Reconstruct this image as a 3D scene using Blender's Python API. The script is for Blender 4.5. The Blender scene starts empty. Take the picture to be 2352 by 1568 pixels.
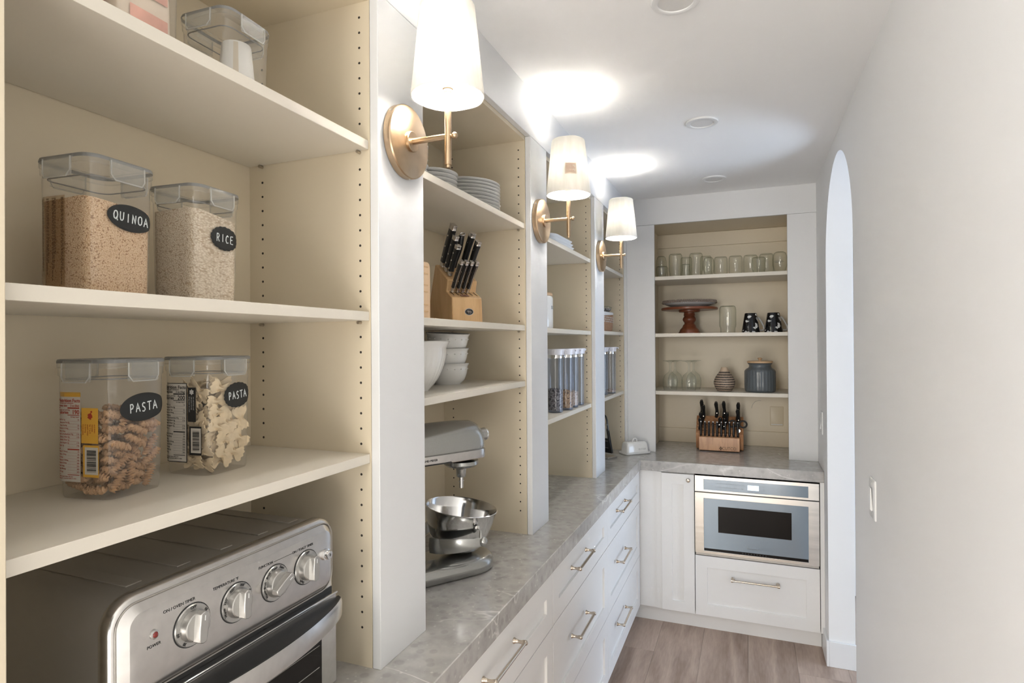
import bpy, bmesh, math, random
from mathutils import Vector, Matrix

# ------------------------------------------------------------------ camera, world, light, exposure
SC = bpy.context.scene
C = SC.collection
FPX, YAW, PITCH, ROLL, CAMZ = 1366.74, 0.3791, 0.0040, -0.0063, 1.607
def make_camera():
    c, s = math.cos(YAW), math.sin(YAW); cp, sp = math.cos(PITCH), math.sin(PITCH); cr, sr = math.cos(ROLL), math.sin(ROLL)
    R = Vector((c, s, 0)); F = Vector((-s, c, 0)); U = Vector((0, 0, 1))
    F2 = F*cp + U*sp; U2 = U*cp - F*sp
    R3 = R*cr + U2*sr; U3 = U2*cr - R*sr
    cam = bpy.data.cameras.new('camera'); cam.sensor_width = 36.0; cam.sensor_fit = 'HORIZONTAL'
    cam.lens = FPX/2352*36.0; cam.clip_start = 0.02; cam.clip_end = 60
    o = bpy.data.objects.new('camera', cam); C.objects.link(o)
    m = Matrix((R3, U3, -F2)).transposed().to_4x4(); m.translation = Vector((0, 0, CAMZ))
    o.matrix_world = m
    SC.camera = o
make_camera()
WORLD_COLOR, WORLD_STRENGTH = (0.95, 0.97, 1.0), 0.05
w = bpy.data.worlds.new('world'); SC.world = w; w.use_nodes = True
w.node_tree.nodes['Background'].inputs[0].default_value = (*WORLD_COLOR, 1)
w.node_tree.nodes['Background'].inputs[1].default_value = WORLD_STRENGTH
def area(name, loc, target, sx, sy, power, color):
    l = bpy.data.lights.new(name, 'AREA'); l.shape = 'RECTANGLE'; l.size = sx; l.size_y = sy; l.energy = power; l.color = color
    o = bpy.data.objects.new(name, l); C.objects.link(o); o.location = loc
    o.rotation_euler = (Vector(target)-Vector(loc)).to_track_quat('-Z', 'Y').to_euler()
    return o
# unseen fill added low behind the camera, aimed up to lift the ceiling
area('fill_low_rear', (0.0, -1.5, 0.40), (-0.1, 1.7, 2.5), 1.6, 1.2, 34, (1.0, 0.97, 0.92))
# daylight through the window of the room beyond the arch; then two added fills
area('window_daylight_arch', (2.5, 3.05, 0.85), (-0.3, 2.65, 1.5), 1.7, 1.4, 40, (0.64, 0.79, 1.0))
area('fill_rear', (-0.72, -2.0, 1.85), (-0.25, 3.0, 1.2), 0.72, 1.1, 47, (1.0, 0.95, 0.86))  # unseen fill added behind the camera, reaching the end wall and niche
area('fill_side', (-2.2, -1.7, 1.35), (0.36, 1.7, 1.8), 2.2, 1.8, 44, (0.90, 0.96, 1.0))  # unseen fill added behind left to brighten the right wall
SC.view_settings.view_transform = 'Standard'; SC.view_settings.look = 'None'
SC.view_settings.gamma = 1.0; SC.view_settings.use_curve_mapping = False
SC.view_settings.exposure = 0.42
SC.cycles.use_denoising = True
SC.cycles.max_bounces = 6; SC.cycles.diffuse_bounces = 4; SC.cycles.glossy_bounces = 3; SC.cycles.transmission_bounces = 3; SC.cycles.transparent_max_bounces = 14
SC.cycles.use_adaptive_sampling = True; SC.cycles.adaptive_threshold = 0.12
SC.cycles.sample_clamp_indirect = 0.0
SC.cycles.caustics_reflective = False; SC.cycles.caustics_refractive = False
random.seed(7)
PI = math.pi

# ------------------------------------------------------------------ materials
MATS = {}
def _new(name):
    m = bpy.data.materials.new(name); m.use_nodes = True; MATS[name] = m
    nt = m.node_tree; b = nt.nodes['Principled BSDF']
    return m, nt, b
def lin(c):
    return tuple(((x/255)/12.92 if x/255 <= 0.04045 else ((x/255+0.055)/1.055)**2.4) for x in c)
def mat(name, col, rough=0.5, metal=0.0, spec=0.5, coat=0.0, noise=0.0, nscale=40.0, bump=0.0, bscale=200.0, emit=None, estr=0.0, stretch=None):
    m, nt, b = _new(name); N = nt.nodes; L = nt.links
    b.inputs['Base Color'].default_value = (*col, 1); b.inputs['Roughness'].default_value = rough
    b.inputs['Metallic'].default_value = metal; b.inputs['Specular IOR Level'].default_value = spec
    b.inputs['Coat Weight'].default_value = coat
    if emit: b.inputs['Emission Color'].default_value = (*emit, 1); b.inputs['Emission Strength'].default_value = estr
    if noise or bump:
        tc = N.new('ShaderNodeTexCoord'); src = tc.outputs['Object']
        if stretch:
            mp = N.new('ShaderNodeMapping'); mp.inputs['Scale'].default_value = stretch; L.new(src, mp.inputs[0]); src = mp.outputs[0]
        if noise:
            nz = N.new('ShaderNodeTexNoise'); nz.inputs['Scale'].default_value = nscale; nz.inputs['Detail'].default_value = 5
            L.new(src, nz.inputs['Vector'])
            r = N.new('ShaderNodeValToRGB'); L.new(nz.outputs['Fac'], r.inputs[0])
            r.color_ramp.elements[0].position = 0.3; r.color_ramp.elements[1].position = 0.7
            r.color_ramp.elements[0].color = (*[max(0, x*(1-noise)) for x in col], 1); r.color_ramp.elements[1].color = (*[min(1, x*(1+noise)) for x in col], 1)
            L.new(r.outputs[0], b.inputs['Base Color'])
        if bump:
            nb = N.new('ShaderNodeTexNoise'); nb.inputs['Scale'].default_value = bscale; nb.inputs['Detail'].default_value = 3
            L.new(src, nb.inputs['Vector'])
            bp = N.new('ShaderNodeBump'); bp.inputs['Strength'].default_value = bump; bp.inputs['Distance'].default_value = 0.001
            L.new(nb.outputs['Fac'], bp.inputs['Height']); L.new(bp.outputs[0], b.inputs['Normal'])
    return m
def wood(name, c1, c2, axis='Z', scale=1.0, rough=0.45, rings=9.0, rnd_amt=0.35):
    m, nt, b = _new(name); N = nt.nodes; L = nt.links
    tc = N.new('ShaderNodeTexCoord'); oi = N.new('ShaderNodeObjectInfo')
    add = N.new('ShaderNodeVectorMath'); add.operation = 'ADD'
    mul = N.new('ShaderNodeVectorMath'); mul.operation = 'SCALE'; mul.inputs[3].default_value = 7.0
    cmb = N.new('ShaderNodeCombineXYZ')
    for i in range(3): L.new(oi.outputs['Random'], cmb.inputs[i])
    L.new(cmb.outputs[0], mul.inputs[0]); L.new(tc.outputs['Object'], add.inputs[0]); L.new(mul.outputs[0], add.inputs[1])
    mp = N.new('ShaderNodeMapping'); st = {'X': (0.12, 1, 1), 'Y': (1, 0.12, 1), 'Z': (1, 1, 0.12)}[axis]
    mp.inputs['Scale'].default_value = tuple(scale*x for x in st); L.new(add.outputs[0], mp.inputs[0])
    n1 = N.new('ShaderNodeTexNoise'); n1.inputs['Scale'].default_value = rings; n1.inputs['Detail'].default_value = 2.5; n1.inputs['Distortion'].default_value = 0.6
    L.new(mp.outputs[0], n1.inputs['Vector'])
    mm = N.new('ShaderNodeMath'); mm.operation = 'MULTIPLY'; mm.inputs[1].default_value = 6.0; L.new(n1.outputs['Fac'], mm.inputs[0])
    fr = N.new('ShaderNodeMath'); fr.operation = 'PINGPONG'; fr.inputs[1].default_value = 1.0; L.new(mm.outputs[0], fr.inputs[0])
    n2 = N.new('ShaderNodeTexNoise'); n2.inputs['Scale'].default_value = rings*22; n2.inputs['Detail'].default_value = 4; L.new(mp.outputs[0], n2.inputs['Vector'])
    mx = N.new('ShaderNodeMath'); mx.operation = 'MULTIPLY_ADD'; mx.inputs[1].default_value = 0.55
    L.new(n2.outputs['Fac'], mx.inputs[0])
    m3 = N.new('ShaderNodeMath'); m3.operation = 'MULTIPLY'; m3.inputs[1].default_value = 0.5; L.new(fr.outputs[0], m3.inputs[0])
    L.new(m3.outputs[0], mx.inputs[2])
    m4 = N.new('ShaderNodeMath'); m4.operation = 'MULTIPLY_ADD'; m4.inputs[1].default_value = rnd_amt; L.new(oi.outputs['Random'], m4.inputs[0]); L.new(mx.outputs[0], m4.inputs[2])
    r = N.new('ShaderNodeValToRGB'); r.color_ramp.elements[0].position = 0.25; r.color_ramp.elements[1].position = 0.98
    r.color_ramp.elements[0].color = (*c1, 1); r.color_ramp.elements[1].color = (*c2, 1)
    L.new(m4.outputs[0], r.inputs[0]); L.new(r.outputs[0], b.inputs['Base Color']); b.inputs['Roughness'].default_value = rough
    return m
def quartz(name):
    m, nt, b = _new(name); N = nt.nodes; L = nt.links
    tc = N.new('ShaderNodeTexCoord'); P = tc.outputs['Object']
    n1 = N.new('ShaderNodeTexNoise'); n1.inputs['Scale'].default_value = 26; n1.inputs['Detail'].default_value = 6; L.new(P, n1.inputs['Vector'])
    r1 = N.new('ShaderNodeValToRGB'); L.new(n1.outputs['Fac'], r1.inputs[0])
    r1.color_ramp.elements[0].position = 0.32; r1.color_ramp.elements[1].position = 0.7
    r1.color_ramp.elements[0].color = (0.39, 0.375, 0.355, 1); r1.color_ramp.elements[1].color = (0.505, 0.485, 0.46, 1)
    v1 = N.new('ShaderNodeTexVoronoi'); v1.inputs['Scale'].default_value = 70; L.new(P, v1.inputs['Vector'])
    r2 = N.new('ShaderNodeValToRGB'); L.new(v1.outputs['Distance'], r2.inputs[0])
    r2.color_ramp.elements[0].position = 0.10; r2.color_ramp.elements[1].position = 0.30
    r2.color_ramp.elements[0].color = (1, 1, 1, 1); r2.color_ramp.elements[1].color = (0, 0, 0, 1)
    n3 = N.new('ShaderNodeTexNoise'); n3.inputs['Scale'].default_value = 34; n3.inputs['Detail'].default_value = 2; L.new(P, n3.inputs['Vector'])
    r3 = N.new('ShaderNodeValToRGB'); L.new(n3.outputs['Fac'], r3.inputs[0]); r3.color_ramp.elements[0].position = 0.5; r3.color_ramp.elements[1].position = 0.68
    spk = N.new('ShaderNodeMath'); spk.operation = 'MULTIPLY'; L.new(r2.outputs[0], spk.inputs[0]); L.new(r3.outputs[0], spk.inputs[1])
    sp2 = N.new('ShaderNodeMath'); sp2.operation = 'MULTIPLY'; sp2.inputs[1].default_value = 0.8; L.new(spk.outputs[0], sp2.inputs[0])
    mix1 = N.new('ShaderNodeMix'); mix1.data_type = 'RGBA'; L.new(sp2.outputs[0], mix1.inputs[0]); L.new(r1.outputs[0], mix1.inputs[6]); mix1.inputs[7].default_value = (0.74, 0.72, 0.68, 1)
    # pebbly darker patches
    v3 = N.new('ShaderNodeTexVoronoi'); v3.inputs['Scale'].default_value = 30; L.new(P, v3.inputs['Vector'])
    r5 = N.new('ShaderNodeValToRGB'); L.new(v3.outputs['Distance'], r5.inputs[0]); r5.color_ramp.elements[0].position = 0.22; r5.color_ramp.elements[1].position = 0.34
    r5.color_ramp.elements[0].color = (0.86, 0.86, 0.86, 1); r5.color_ramp.elements[1].color = (1, 1, 1, 1)
    mulc = N.new('ShaderNodeMix'); mulc.data_type = 'RGBA'; mulc.blend_type = 'MULTIPLY'; mulc.inputs[0].default_value = 1; L.new(mix1.outputs[2], mulc.inputs[6]); L.new(r5.outputs[0], mulc.inputs[7])
    # veins: thin contour lines of a stretched, distorted noise
    mp = N.new('ShaderNodeMapping'); mp.inputs['Scale'].default_value = (0.55, 1.9, 1.2); mp.inputs['Rotation'].default_value = (0, 0, -0.30); mp.inputs['Location'].default_value = (3.1, 1.7, 0.4); L.new(P, mp.inputs[0])
    v2 = N.new('ShaderNodeTexNoise'); v2.inputs['Scale'].default_value = 2.5; v2.inputs['Detail'].default_value = 5.5; v2.inputs['Roughness'].default_value = 0.42; v2.inputs['Distortion'].default_value = 0.35; L.new(mp.outputs[0], v2.inputs['Vector'])
    vs_ = N.new('ShaderNodeMath'); vs_.operation = 'SUBTRACT'; vs_.inputs[1].default_value = 0.5; L.new(v2.outputs['Fac'], vs_.inputs[0])
    va = N.new('ShaderNodeMath'); va.operation = 'ABSOLUTE'; L.new(vs_.outputs[0], va.inputs[0])
    r4 = N.new('ShaderNodeValToRGB'); L.new(va.outputs[0], r4.inputs[0])
    r4.color_ramp.elements[0].position = 0.0; r4.color_ramp.elements[1].position = 0.0055
    r4.color_ramp.elements[0].color = (1, 1, 1, 1); r4.color_ramp.elements[1].color = (0, 0, 0, 1)
    nv = N.new('ShaderNodeTexNoise'); nv.inputs['Scale'].default_value = 9; L.new(P, nv.inputs['Vector'])
    rv = N.new('ShaderNodeValToRGB'); L.new(nv.outputs['Fac'], rv.inputs[0]); rv.color_ramp.elements[0].position = 0.36; rv.color_ramp.elements[1].position = 0.6
    vm = N.new('ShaderNodeMath'); vm.operation = 'MULTIPLY'; L.new(r4.outputs[0], vm.inputs[0]); L.new(rv.outputs[0], vm.inputs[1])
    mix2 = N.new('ShaderNodeMix'); mix2.data_type = 'RGBA'; L.new(vm.outputs[0], mix2.inputs[0]); L.new(mulc.outputs[2], mix2.inputs[6]); mix2.inputs[7].default_value = (0.75, 0.73, 0.70, 1)
    L.new(mix2.outputs[2], b.inputs['Base Color']); b.inputs['Roughness'].default_value = 0.16
    return m
def clear(name, tint=(0.93, 0.93, 0.92), body=0.12, bodycol=(0.8, 0.8, 0.8), edge=0.55, rough=0.06, blend=0.35, trans=(1, 1, 1)):
    """thin clear wall: see-through, a milky share, and gloss that grows at grazing angles"""
    m, nt, b = _new(name); N = nt.nodes; L = nt.links
    N.remove(b); out = N['Material Output']
    t = N.new('ShaderNodeBsdfTransparent'); t.inputs[0].default_value = (*tint, 1)
    d = N.new('ShaderNodeBsdfDiffuse'); d.inputs[0].default_value = (*bodycol, 1)
    tl = N.new('ShaderNodeBsdfTranslucent'); tl.inputs[0].default_value = (*bodycol, 1)
    dm = N.new('ShaderNodeMixShader'); dm.inputs[0].default_value = 0.5; L.new(d.outputs[0], dm.inputs[1]); L.new(tl.outputs[0], dm.inputs[2])
    g = N.new('ShaderNodeBsdfGlossy'); g.inputs['Roughness'].default_value = rough
    lw = N.new('ShaderNodeLayerWeight'); lw.inputs[0].default_value = blend
    mb = N.new('ShaderNodeMath'); mb.operation = 'MULTIPLY_ADD'; mb.inputs[1].default_value = edge; mb.inputs[2].default_value = body; L.new(lw.outputs['Facing'], mb.inputs[0])
    m1 = N.new('ShaderNodeMixShader'); L.new(mb.outputs[0], m1.inputs[0]); L.new(t.outputs[0], m1.inputs[1]); L.new(dm.outputs[0], m1.inputs[2])
    fp = N.new('ShaderNodeMath'); fp.operation = 'POWER'; fp.inputs[1].default_value = 5.0; lw2 = N.new('ShaderNodeLayerWeight'); lw2.inputs[0].default_value = 0.5; L.new(lw2.outputs['Facing'], fp.inputs[0])
    fr = N.new('ShaderNodeMath'); fr.operation = 'MULTIPLY_ADD'; fr.inputs[1].default_value = 0.6; fr.inputs[2].default_value = 0.045; L.new(fp.outputs[0], fr.inputs[0])
    m2 = N.new('ShaderNodeMixShader'); L.new(fr.outputs[0], m2.inputs[0]); L.new(m1.outputs[0], m2.inputs[1]); L.new(g.outputs[0], m2.inputs[2])
    L.new(m2.outputs[0], out.inputs[0])
    return m
def glass(name, tint=(0.9, 0.95, 0.92), dark=(0.35, 0.42, 0.38), rough=0.02, power=2.5):
    """thin drinking glass: transparent face on, greener and darker towards its outline, fresnel gloss"""
    m, nt, b = _new(name); N = nt.nodes; L = nt.links
    N.remove(b); out = N['Material Output']
    lw = N.new('ShaderNodeLayerWeight'); lw.inputs[0].default_value = 0.5
    pw = N.new('ShaderNodeMath'); pw.operation = 'POWER'; pw.inputs[1].default_value = power; L.new(lw.outputs['Facing'], pw.inputs[0])
    mx = N.new('ShaderNodeMix'); mx.data_type = 'RGBA'; L.new(pw.outputs[0], mx.inputs[0]); mx.inputs[6].default_value = (*tint, 1); mx.inputs[7].default_value = (*dark, 1)
    t = N.new('ShaderNodeBsdfTransparent'); L.new(mx.outputs[2], t.inputs[0])
    g = N.new('ShaderNodeBsdfGlossy'); g.inputs['Roughness'].default_value = rough
    tc = N.new('ShaderNodeTexCoord'); nz = N.new('ShaderNodeTexNoise'); nz.inputs['Scale'].default_value = 45; L.new(tc.outputs['Object'], nz.inputs['Vector'])
    bp = N.new('ShaderNodeBump'); bp.inputs['Strength'].default_value = 0.25; bp.inputs['Distance'].default_value = 0.004; L.new(nz.outputs['Fac'], bp.inputs['Height']); L.new(bp.outputs[0], g.inputs['Normal'])
    fp = N.new('ShaderNodeMath'); fp.operation = 'POWER'; fp.inputs[1].default_value = 5.0; L.new(lw.outputs['Facing'], fp.inputs[0])
    fa = N.new('ShaderNodeMath'); fa.operation = 'MULTIPLY_ADD'; fa.inputs[1].default_value = 0.65; fa.inputs[2].default_value = 0.06; L.new(fp.outputs[0], fa.inputs[0])
    m2 = N.new('ShaderNodeMixShader'); L.new(fa.outputs[0], m2.inputs[0]); L.new(t.outputs[0], m2.inputs[1]); L.new(g.outputs[0], m2.inputs[2])
    L.new(m2.outputs[0], out.inputs[0])
    return m
def shade_mat(name, c1=(0.80, 0.77, 0.71), c2=(0.87, 0.85, 0.80), fac=0.13):
    m, nt, b = _new(name); N = nt.nodes; L = nt.links
    N.remove(b); out = N['Material Output']
    tc = N.new('ShaderNodeTexCoord'); nz = N.new('ShaderNodeTexNoise'); nz.inputs['Scale'].default_value = 60; nz.inputs['Detail'].default_value = 6
    mp = N.new('ShaderNodeMapping'); mp.inputs['Scale'].default_value = (1, 1, 0.15); L.new(tc.outputs['Object'], mp.inputs[0]); L.new(mp.outputs[0], nz.inputs['Vector'])
    r = N.new('ShaderNodeValToRGB'); L.new(nz.outputs['Fac'], r.inputs[0]); r.color_ramp.elements[0].position = 0.3; r.color_ramp.elements[1].position = 0.7
    r.color_ramp.elements[0].color = (*c1, 1); r.color_ramp.elements[1].color = (*c2, 1)
    d = N.new('ShaderNodeBsdfDiffuse'); L.new(r.outputs[0], d.inputs[0])
    t = N.new('ShaderNodeBsdfTranslucent'); L.new(r.outputs[0], t.inputs[0])
    x = N.new('ShaderNodeMixShader'); x.inputs[0].default_value = fac; L.new(d.outputs[0], x.inputs[1]); L.new(t.outputs[0], x.inputs[2])
    L.new(x.outputs[0], out.inputs[0])
    return m
def grains(name, c1, c2, c3, scale, stretch=(1, 1, 1)):
    m, nt, b = _new(name); N = nt.nodes; L = nt.links
    tc = N.new('ShaderNodeTexCoord'); mp = N.new('ShaderNodeMapping'); mp.inputs['Scale'].default_value = stretch; L.new(tc.outputs['Object'], mp.inputs[0])
    v = N.new('ShaderNodeTexVoronoi'); v.inputs['Scale'].default_value = scale; L.new(mp.outputs[0], v.inputs['Vector'])
    r = N.new('ShaderNodeValToRGB'); L.new(v.outputs['Distance'], r.inputs[0])
    r.color_ramp.elements[0].position = 0.15; r.color_ramp.elements[0].color = (*c2, 1); r.color_ramp.elements[1].position = 0.75; r.color_ramp.elements[1].color = (*c1, 1)
    e = N.new('ShaderNodeMix'); e.data_type = 'RGBA'; sep = N.new('ShaderNodeSeparateColor'); L.new(v.outputs['Color'], sep.inputs[0])
    rr = N.new('ShaderNodeMath'); rr.operation = 'GREATER_THAN'; rr.inputs[1].default_value = 0.9; L.new(sep.outputs[0], rr.inputs[0])
    L.new(rr.outputs[0], e.inputs[0]); L.new(r.outputs[0], e.inputs[6]); e.inputs[7].default_value = (*c3, 1)
    L.new(e.outputs[2], b.inputs['Base Color']); b.inputs['Roughness'].default_value = 0.8
    bp = N.new('ShaderNodeBump'); bp.inputs['Strength'].default_value = 0.8; bp.inputs['Distance'].default_value = 0.001; bp.invert = True; L.new(v.outputs['Distance'], bp.inputs['Height']); L.new(bp.outputs[0], b.inputs['Normal'])
    return m

mat('paint_white', (0.755, 0.76, 0.765), 0.42)
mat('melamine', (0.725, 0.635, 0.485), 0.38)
mat('shelf_edge', (0.715, 0.665, 0.575), 0.38)
mat('wall_paint', (0.875, 0.87, 0.86), 0.6)
mat('ceiling_paint', (0.92, 0.92, 0.915), 0.8)
mat('trim_white', (0.82, 0.82, 0.82), 0.35)
mat('cabinet_white', (0.86, 0.845, 0.825), 0.33)
mat('dark_hole', (0.035, 0.028, 0.022), 0.9)
mat('plastic_white', (0.83, 0.83, 0.82), 0.3)
mat('brass', (0.53, 0.395, 0.26), 0.32, 1.0, noise=0.08, nscale=30)
mat('nickel', (0.60, 0.52, 0.43), 0.24, 1.0)
mat('steel', (0.62, 0.60, 0.58), 0.24, 1.0, noise=0.06, nscale=60, stretch=(1, 0.04, 1))
mat('steel_x', (0.66, 0.62, 0.57), 0.26, 1.0, noise=0.10, nscale=50, stretch=(0.05, 1, 1))
mat('steel_dark', (0.47, 0.445, 0.41), 0.45, 0.8)
mat('steel_bright', (0.78, 0.78, 0.78), 0.12, 1.0)
mat('pin_metal', (0.5, 0.45, 0.38), 0.35, 1.0)
mat('black_plastic', (0.012, 0.012, 0.012), 0.3)
mat('black_glass', (0.012, 0.010, 0.009), 0.06, spec=0.22)
mat('black_rubber', (0.02, 0.02, 0.02), 0.6)
mat('china', (0.82, 0.81, 0.785), 0.12, coat=0.4)
mat('mixer_silver', (0.40, 0.40, 0.385), 0.22, 0.75, coat=0.6, noise=0.05, nscale=400)
mat('chalkboard', (0.012, 0.013, 0.013), 0.55)
mat('chalk', (0.66, 0.70, 0.70), 0.8)
mat('paper', (0.62, 0.58, 0.52), 0.6)
mat('paper_yellow', (0.75, 0.42, 0.06), 0.6)
mat('ink_red', (0.40, 0.045, 0.02), 0.7)
mat('ink_black', (0.02, 0.02, 0.02), 0.6)
mat('ink_brown', (0.13, 0.075, 0.035), 0.7)
mat('ink_grey', (0.16, 0.17, 0.18), 0.6)
mat('gasket', (0.24, 0.24, 0.235), 0.4)
mat('pasta_tan', (0.56, 0.345, 0.19), 0.6, noise=0.10, nscale=60)
mat('pasta_cream', (0.80, 0.65, 0.44), 0.6, noise=0.10, nscale=60)
mat('slate_glaze', (0.105, 0.12, 0.13), 0.28, coat=0.3)
mat('bisque', (0.62, 0.47, 0.33), 0.6)
mat('glass_blue_reflect', (0.30, 0.37, 0.44), 0.08, 0.55, coat=0.5)  # reflected daylight is put into this blue base tint
mat('lcd', (0.5, 0.8, 1.0), 0.3, emit=(0.72, 0.90, 1.0), estr=1.7)
mat('lens_off', (0.74, 0.73, 0.715), 0.5)
mat('bulb', (1, 1, 1), 0.4, emit=(0.98, 0.985, 1.0), estr=175.0)
mat('socket', (0.9, 0.88, 0.84), 0.4)
mat('pink_paper', (0.80, 0.42, 0.33), 0.6, noise=0.3, nscale=18)
mat('cream_paper', (0.78, 0.66, 0.54), 0.6, noise=0.1, nscale=10)
mat('scoop_white', (0.88, 0.87, 0.84), 0.35)
mat('tan_stripe', (0.70, 0.62, 0.50), 0.5)
mat('red_lamp', (0.22, 0.015, 0.01), 0.2, coat=0.5)
mat('knob_silver', (0.52, 0.51, 0.49), 0.33, 0.9)
mat('tray_white', (0.88, 0.88, 0.88), 0.2)
mat('lid_white', (0.78, 0.78, 0.84), 0.25)
mat('ink_orange', (0.65, 0.30, 0.20), 0.7)
mat('dark_slot', (0.03, 0.02, 0.012), 0.9)
mat('cable_grey', (0.30, 0.29, 0.28), 0.6)
mat('light_grey', (0.55, 0.55, 0.54), 0.4)
quartz('quartz')
wood('floor_wood', (0.25, 0.168, 0.125), (0.53, 0.405, 0.325), 'Y', 1.0, 0.42, 5.0, 0.14)
wood('beech', (0.44, 0.25, 0.105), (0.66, 0.43, 0.215), 'Z', 1.6, 0.4, 6.0)
wood('beech_pale', (0.56, 0.36, 0.20), (0.74, 0.53, 0.33), 'Z', 1.6, 0.45, 6.0)
wood('cherry', (0.36, 0.165, 0.075), (0.62, 0.34, 0.18), 'Z', 2.2, 0.35, 9.0)
wood('mahogany', (0.10, 0.026, 0.012), (0.24, 0.075, 0.032), 'X', 1.5, 0.3, 7.0)
wood('lid_wood', (0.55, 0.34, 0.18), (0.72, 0.50, 0.30), 'X', 2.0, 0.45, 8.0)
clear('plastic_clear', (0.985, 0.98, 0.97), 0.07, (0.80, 0.79, 0.76), 0.16, 0.12, 0.3)
clear('plastic_lid', (0.96, 0.96, 0.95), 0.14, (0.82, 0.81, 0.79), 0.16, 0.15, 0.3)
clear('plastic_clip', (0.96, 0.96, 0.95), 0.16, (0.82, 0.82, 0.80), 0.45, 0.1, 0.3)
clear('plastic_rim', (0.95, 0.95, 0.94), 0.5, (0.86, 0.86, 0.84), 0.3, 0.1, 0.3)
clear('canister_clear', (0.86, 0.89, 0.95), 0.04, (0.62, 0.68, 0.78), 0.35, 0.03, 0.35)
clear('sticker_clear', (0.86, 0.76, 0.64), 0.18, (0.55, 0.42, 0.29), 0.1, 0.3, 0.3)
glass('jar_glass', (0.965, 0.975, 0.955), (0.46, 0.51, 0.44), power=3.2)
glass('goblet_glass', (0.96, 0.975, 0.965), (0.74, 0.78, 0.76), power=3.5)
glass('oven_glass', (0.05, 0.045, 0.045), (0.02, 0.02, 0.02), 0.03)
shade_mat('shade_fabric')
shade_mat('tag_tan', (0.80, 0.69, 0.57), (0.84, 0.74, 0.62), 0.2)
grains('quinoa', (0.62, 0.40, 0.23), (0.88, 0.68, 0.47), (0.40, 0.22, 0.11), 520)
grains('rice', (0.58, 0.47, 0.34), (0.86, 0.77, 0.64), (0.50, 0.38, 0.26), 420, (1, 0.45, 1))
grains('granola', (0.30, 0.17, 0.08), (0.62, 0.40, 0.22), (0.12, 0.06, 0.03), 160)
grains('flakes', (0.50, 0.36, 0.26), (0.75, 0.60, 0.47), (0.3, 0.2, 0.13), 190)
grains('dark_seeds', (0.10, 0.08, 0.08), (0.42, 0.38, 0.36), (0.03, 0.03, 0.03), 160)
def weave(name):
    m, nt, b = _new(name); N = nt.nodes; L = nt.links
    tc = N.new('ShaderNodeTexCoord'); w1 = N.new('ShaderNodeTexWave'); w1.inputs['Scale'].default_value = 45; w1.bands_direction = 'Z'; L.new(tc.outputs['Object'], w1.inputs['Vector'])
    w2 = N.new('ShaderNodeTexNoise'); w2.inputs['Scale'].default_value = 90; L.new(tc.outputs['Object'], w2.inputs['Vector'])
    a = N.new('ShaderNodeMath'); a.operation = 'MULTIPLY'; L.new(w1.outputs['Fac'], a.inputs[0]); L.new(w2.outputs['Fac'], a.inputs[1])
    r = N.new('ShaderNodeValToRGB'); L.new(a.outputs[0], r.inputs[0]); r.color_ramp.elements[0].color = (0.22, 0.11, 0.055, 1); r.color_ramp.elements[1].color = (0.60, 0.36, 0.22, 1); r.color_ramp.elements[1].position = 0.6
    L.new(r.outputs[0], b.inputs['Base Color']); b.inputs['Roughness'].default_value = 0.8
weave('wicker')
def vase_mat(name):
    m, nt, b = _new(name); N = nt.nodes; L = nt.links
    tc = N.new('ShaderNodeTexCoord'); sp = N.new('ShaderNodeSeparateXYZ'); L.new(tc.outputs['Object'], sp.inputs[0])
    w1 = N.new('ShaderNodeTexWave'); w1.bands_direction = 'Z'; w1.inputs['Scale'].default_value = 22; w1.inputs['Distortion'].default_value = 0.6; L.new(tc.outputs['Object'], w1.inputs['Vector'])
    nz = N.new('ShaderNodeTexNoise'); nz.inputs['Scale'].default_value = 130; L.new(tc.outputs['Object'], nz.inputs['Vector'])
    ad = N.new('ShaderNodeMath'); ad.operation = 'MULTIPLY_ADD'; ad.inputs[1].default_value = 0.8; L.new(nz.outputs['Fac'], ad.inputs[0]); L.new(w1.outputs['Fac'], ad.inputs[2])
    r = N.new('ShaderNodeValToRGB'); L.new(ad.outputs[0], r.inputs[0]); r.color_ramp.elements[0].position = 0.62; r.color_ramp.elements[1].position = 0.86
    r.color_ramp.elements[0].color = (0.03, 0.024, 0.02, 1); r.color_ramp.elements[1].color = (0.42, 0.32, 0.24, 1)
    L.new(r.outputs[0], b.inputs['Base Color']); b.inputs['Roughness'].default_value = 0.55
vase_mat('vase_clay')
mat('beads', (0.30, 0.24, 0.20), 0.2, 0.3)
mat('mug_handle', (0.45, 0.44, 0.42), 0.2)
def mug_mat(name):
    m, nt, b = _new(name); N = nt.nodes; L = nt.links
    tc = N.new('ShaderNodeTexCoord'); mp = N.new('ShaderNodeMapping'); mp.inputs['Location'].default_value = (0.011, 0.007, 0.012); L.new(tc.outputs['Object'], mp.inputs[0])
    v = N.new('ShaderNodeTexVoronoi'); v.inputs['Scale'].default_value = 34; v.inputs['Randomness'].default_value = 0.9; L.new(mp.outputs[0], v.inputs['Vector'])
    nz = N.new('ShaderNodeTexNoise'); nz.inputs['Scale'].default_value = 95; nz.inputs['Detail'].default_value = 1; L.new(tc.outputs['Object'], nz.inputs['Vector'])
    ad = N.new('ShaderNodeMath'); ad.operation = 'MULTIPLY_ADD'; ad.inputs[1].default_value = 0.55; L.new(nz.outputs['Fac'], ad.inputs[0]); L.new(v.outputs['Distance'], ad.inputs[2])
    r = N.new('ShaderNodeValToRGB'); L.new(ad.outputs[0], r.inputs[0]); r.color_ramp.interpolation = 'CONSTANT'
    e = r.color_ramp.elements; e[0].position = 0; e[0].color = (0.02, 0.02, 0.02, 1); e[1].position = 0.34; e[1].color = (0.75, 0.75, 0.73, 1)
    x = e.new(0.63); x.color = (0.006, 0.006, 0.007, 1)
    L.new(r.outputs[0], b.inputs['Base Color']); b.inputs['Roughness'].default_value = 0.12
mug_mat('mug_print')

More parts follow.
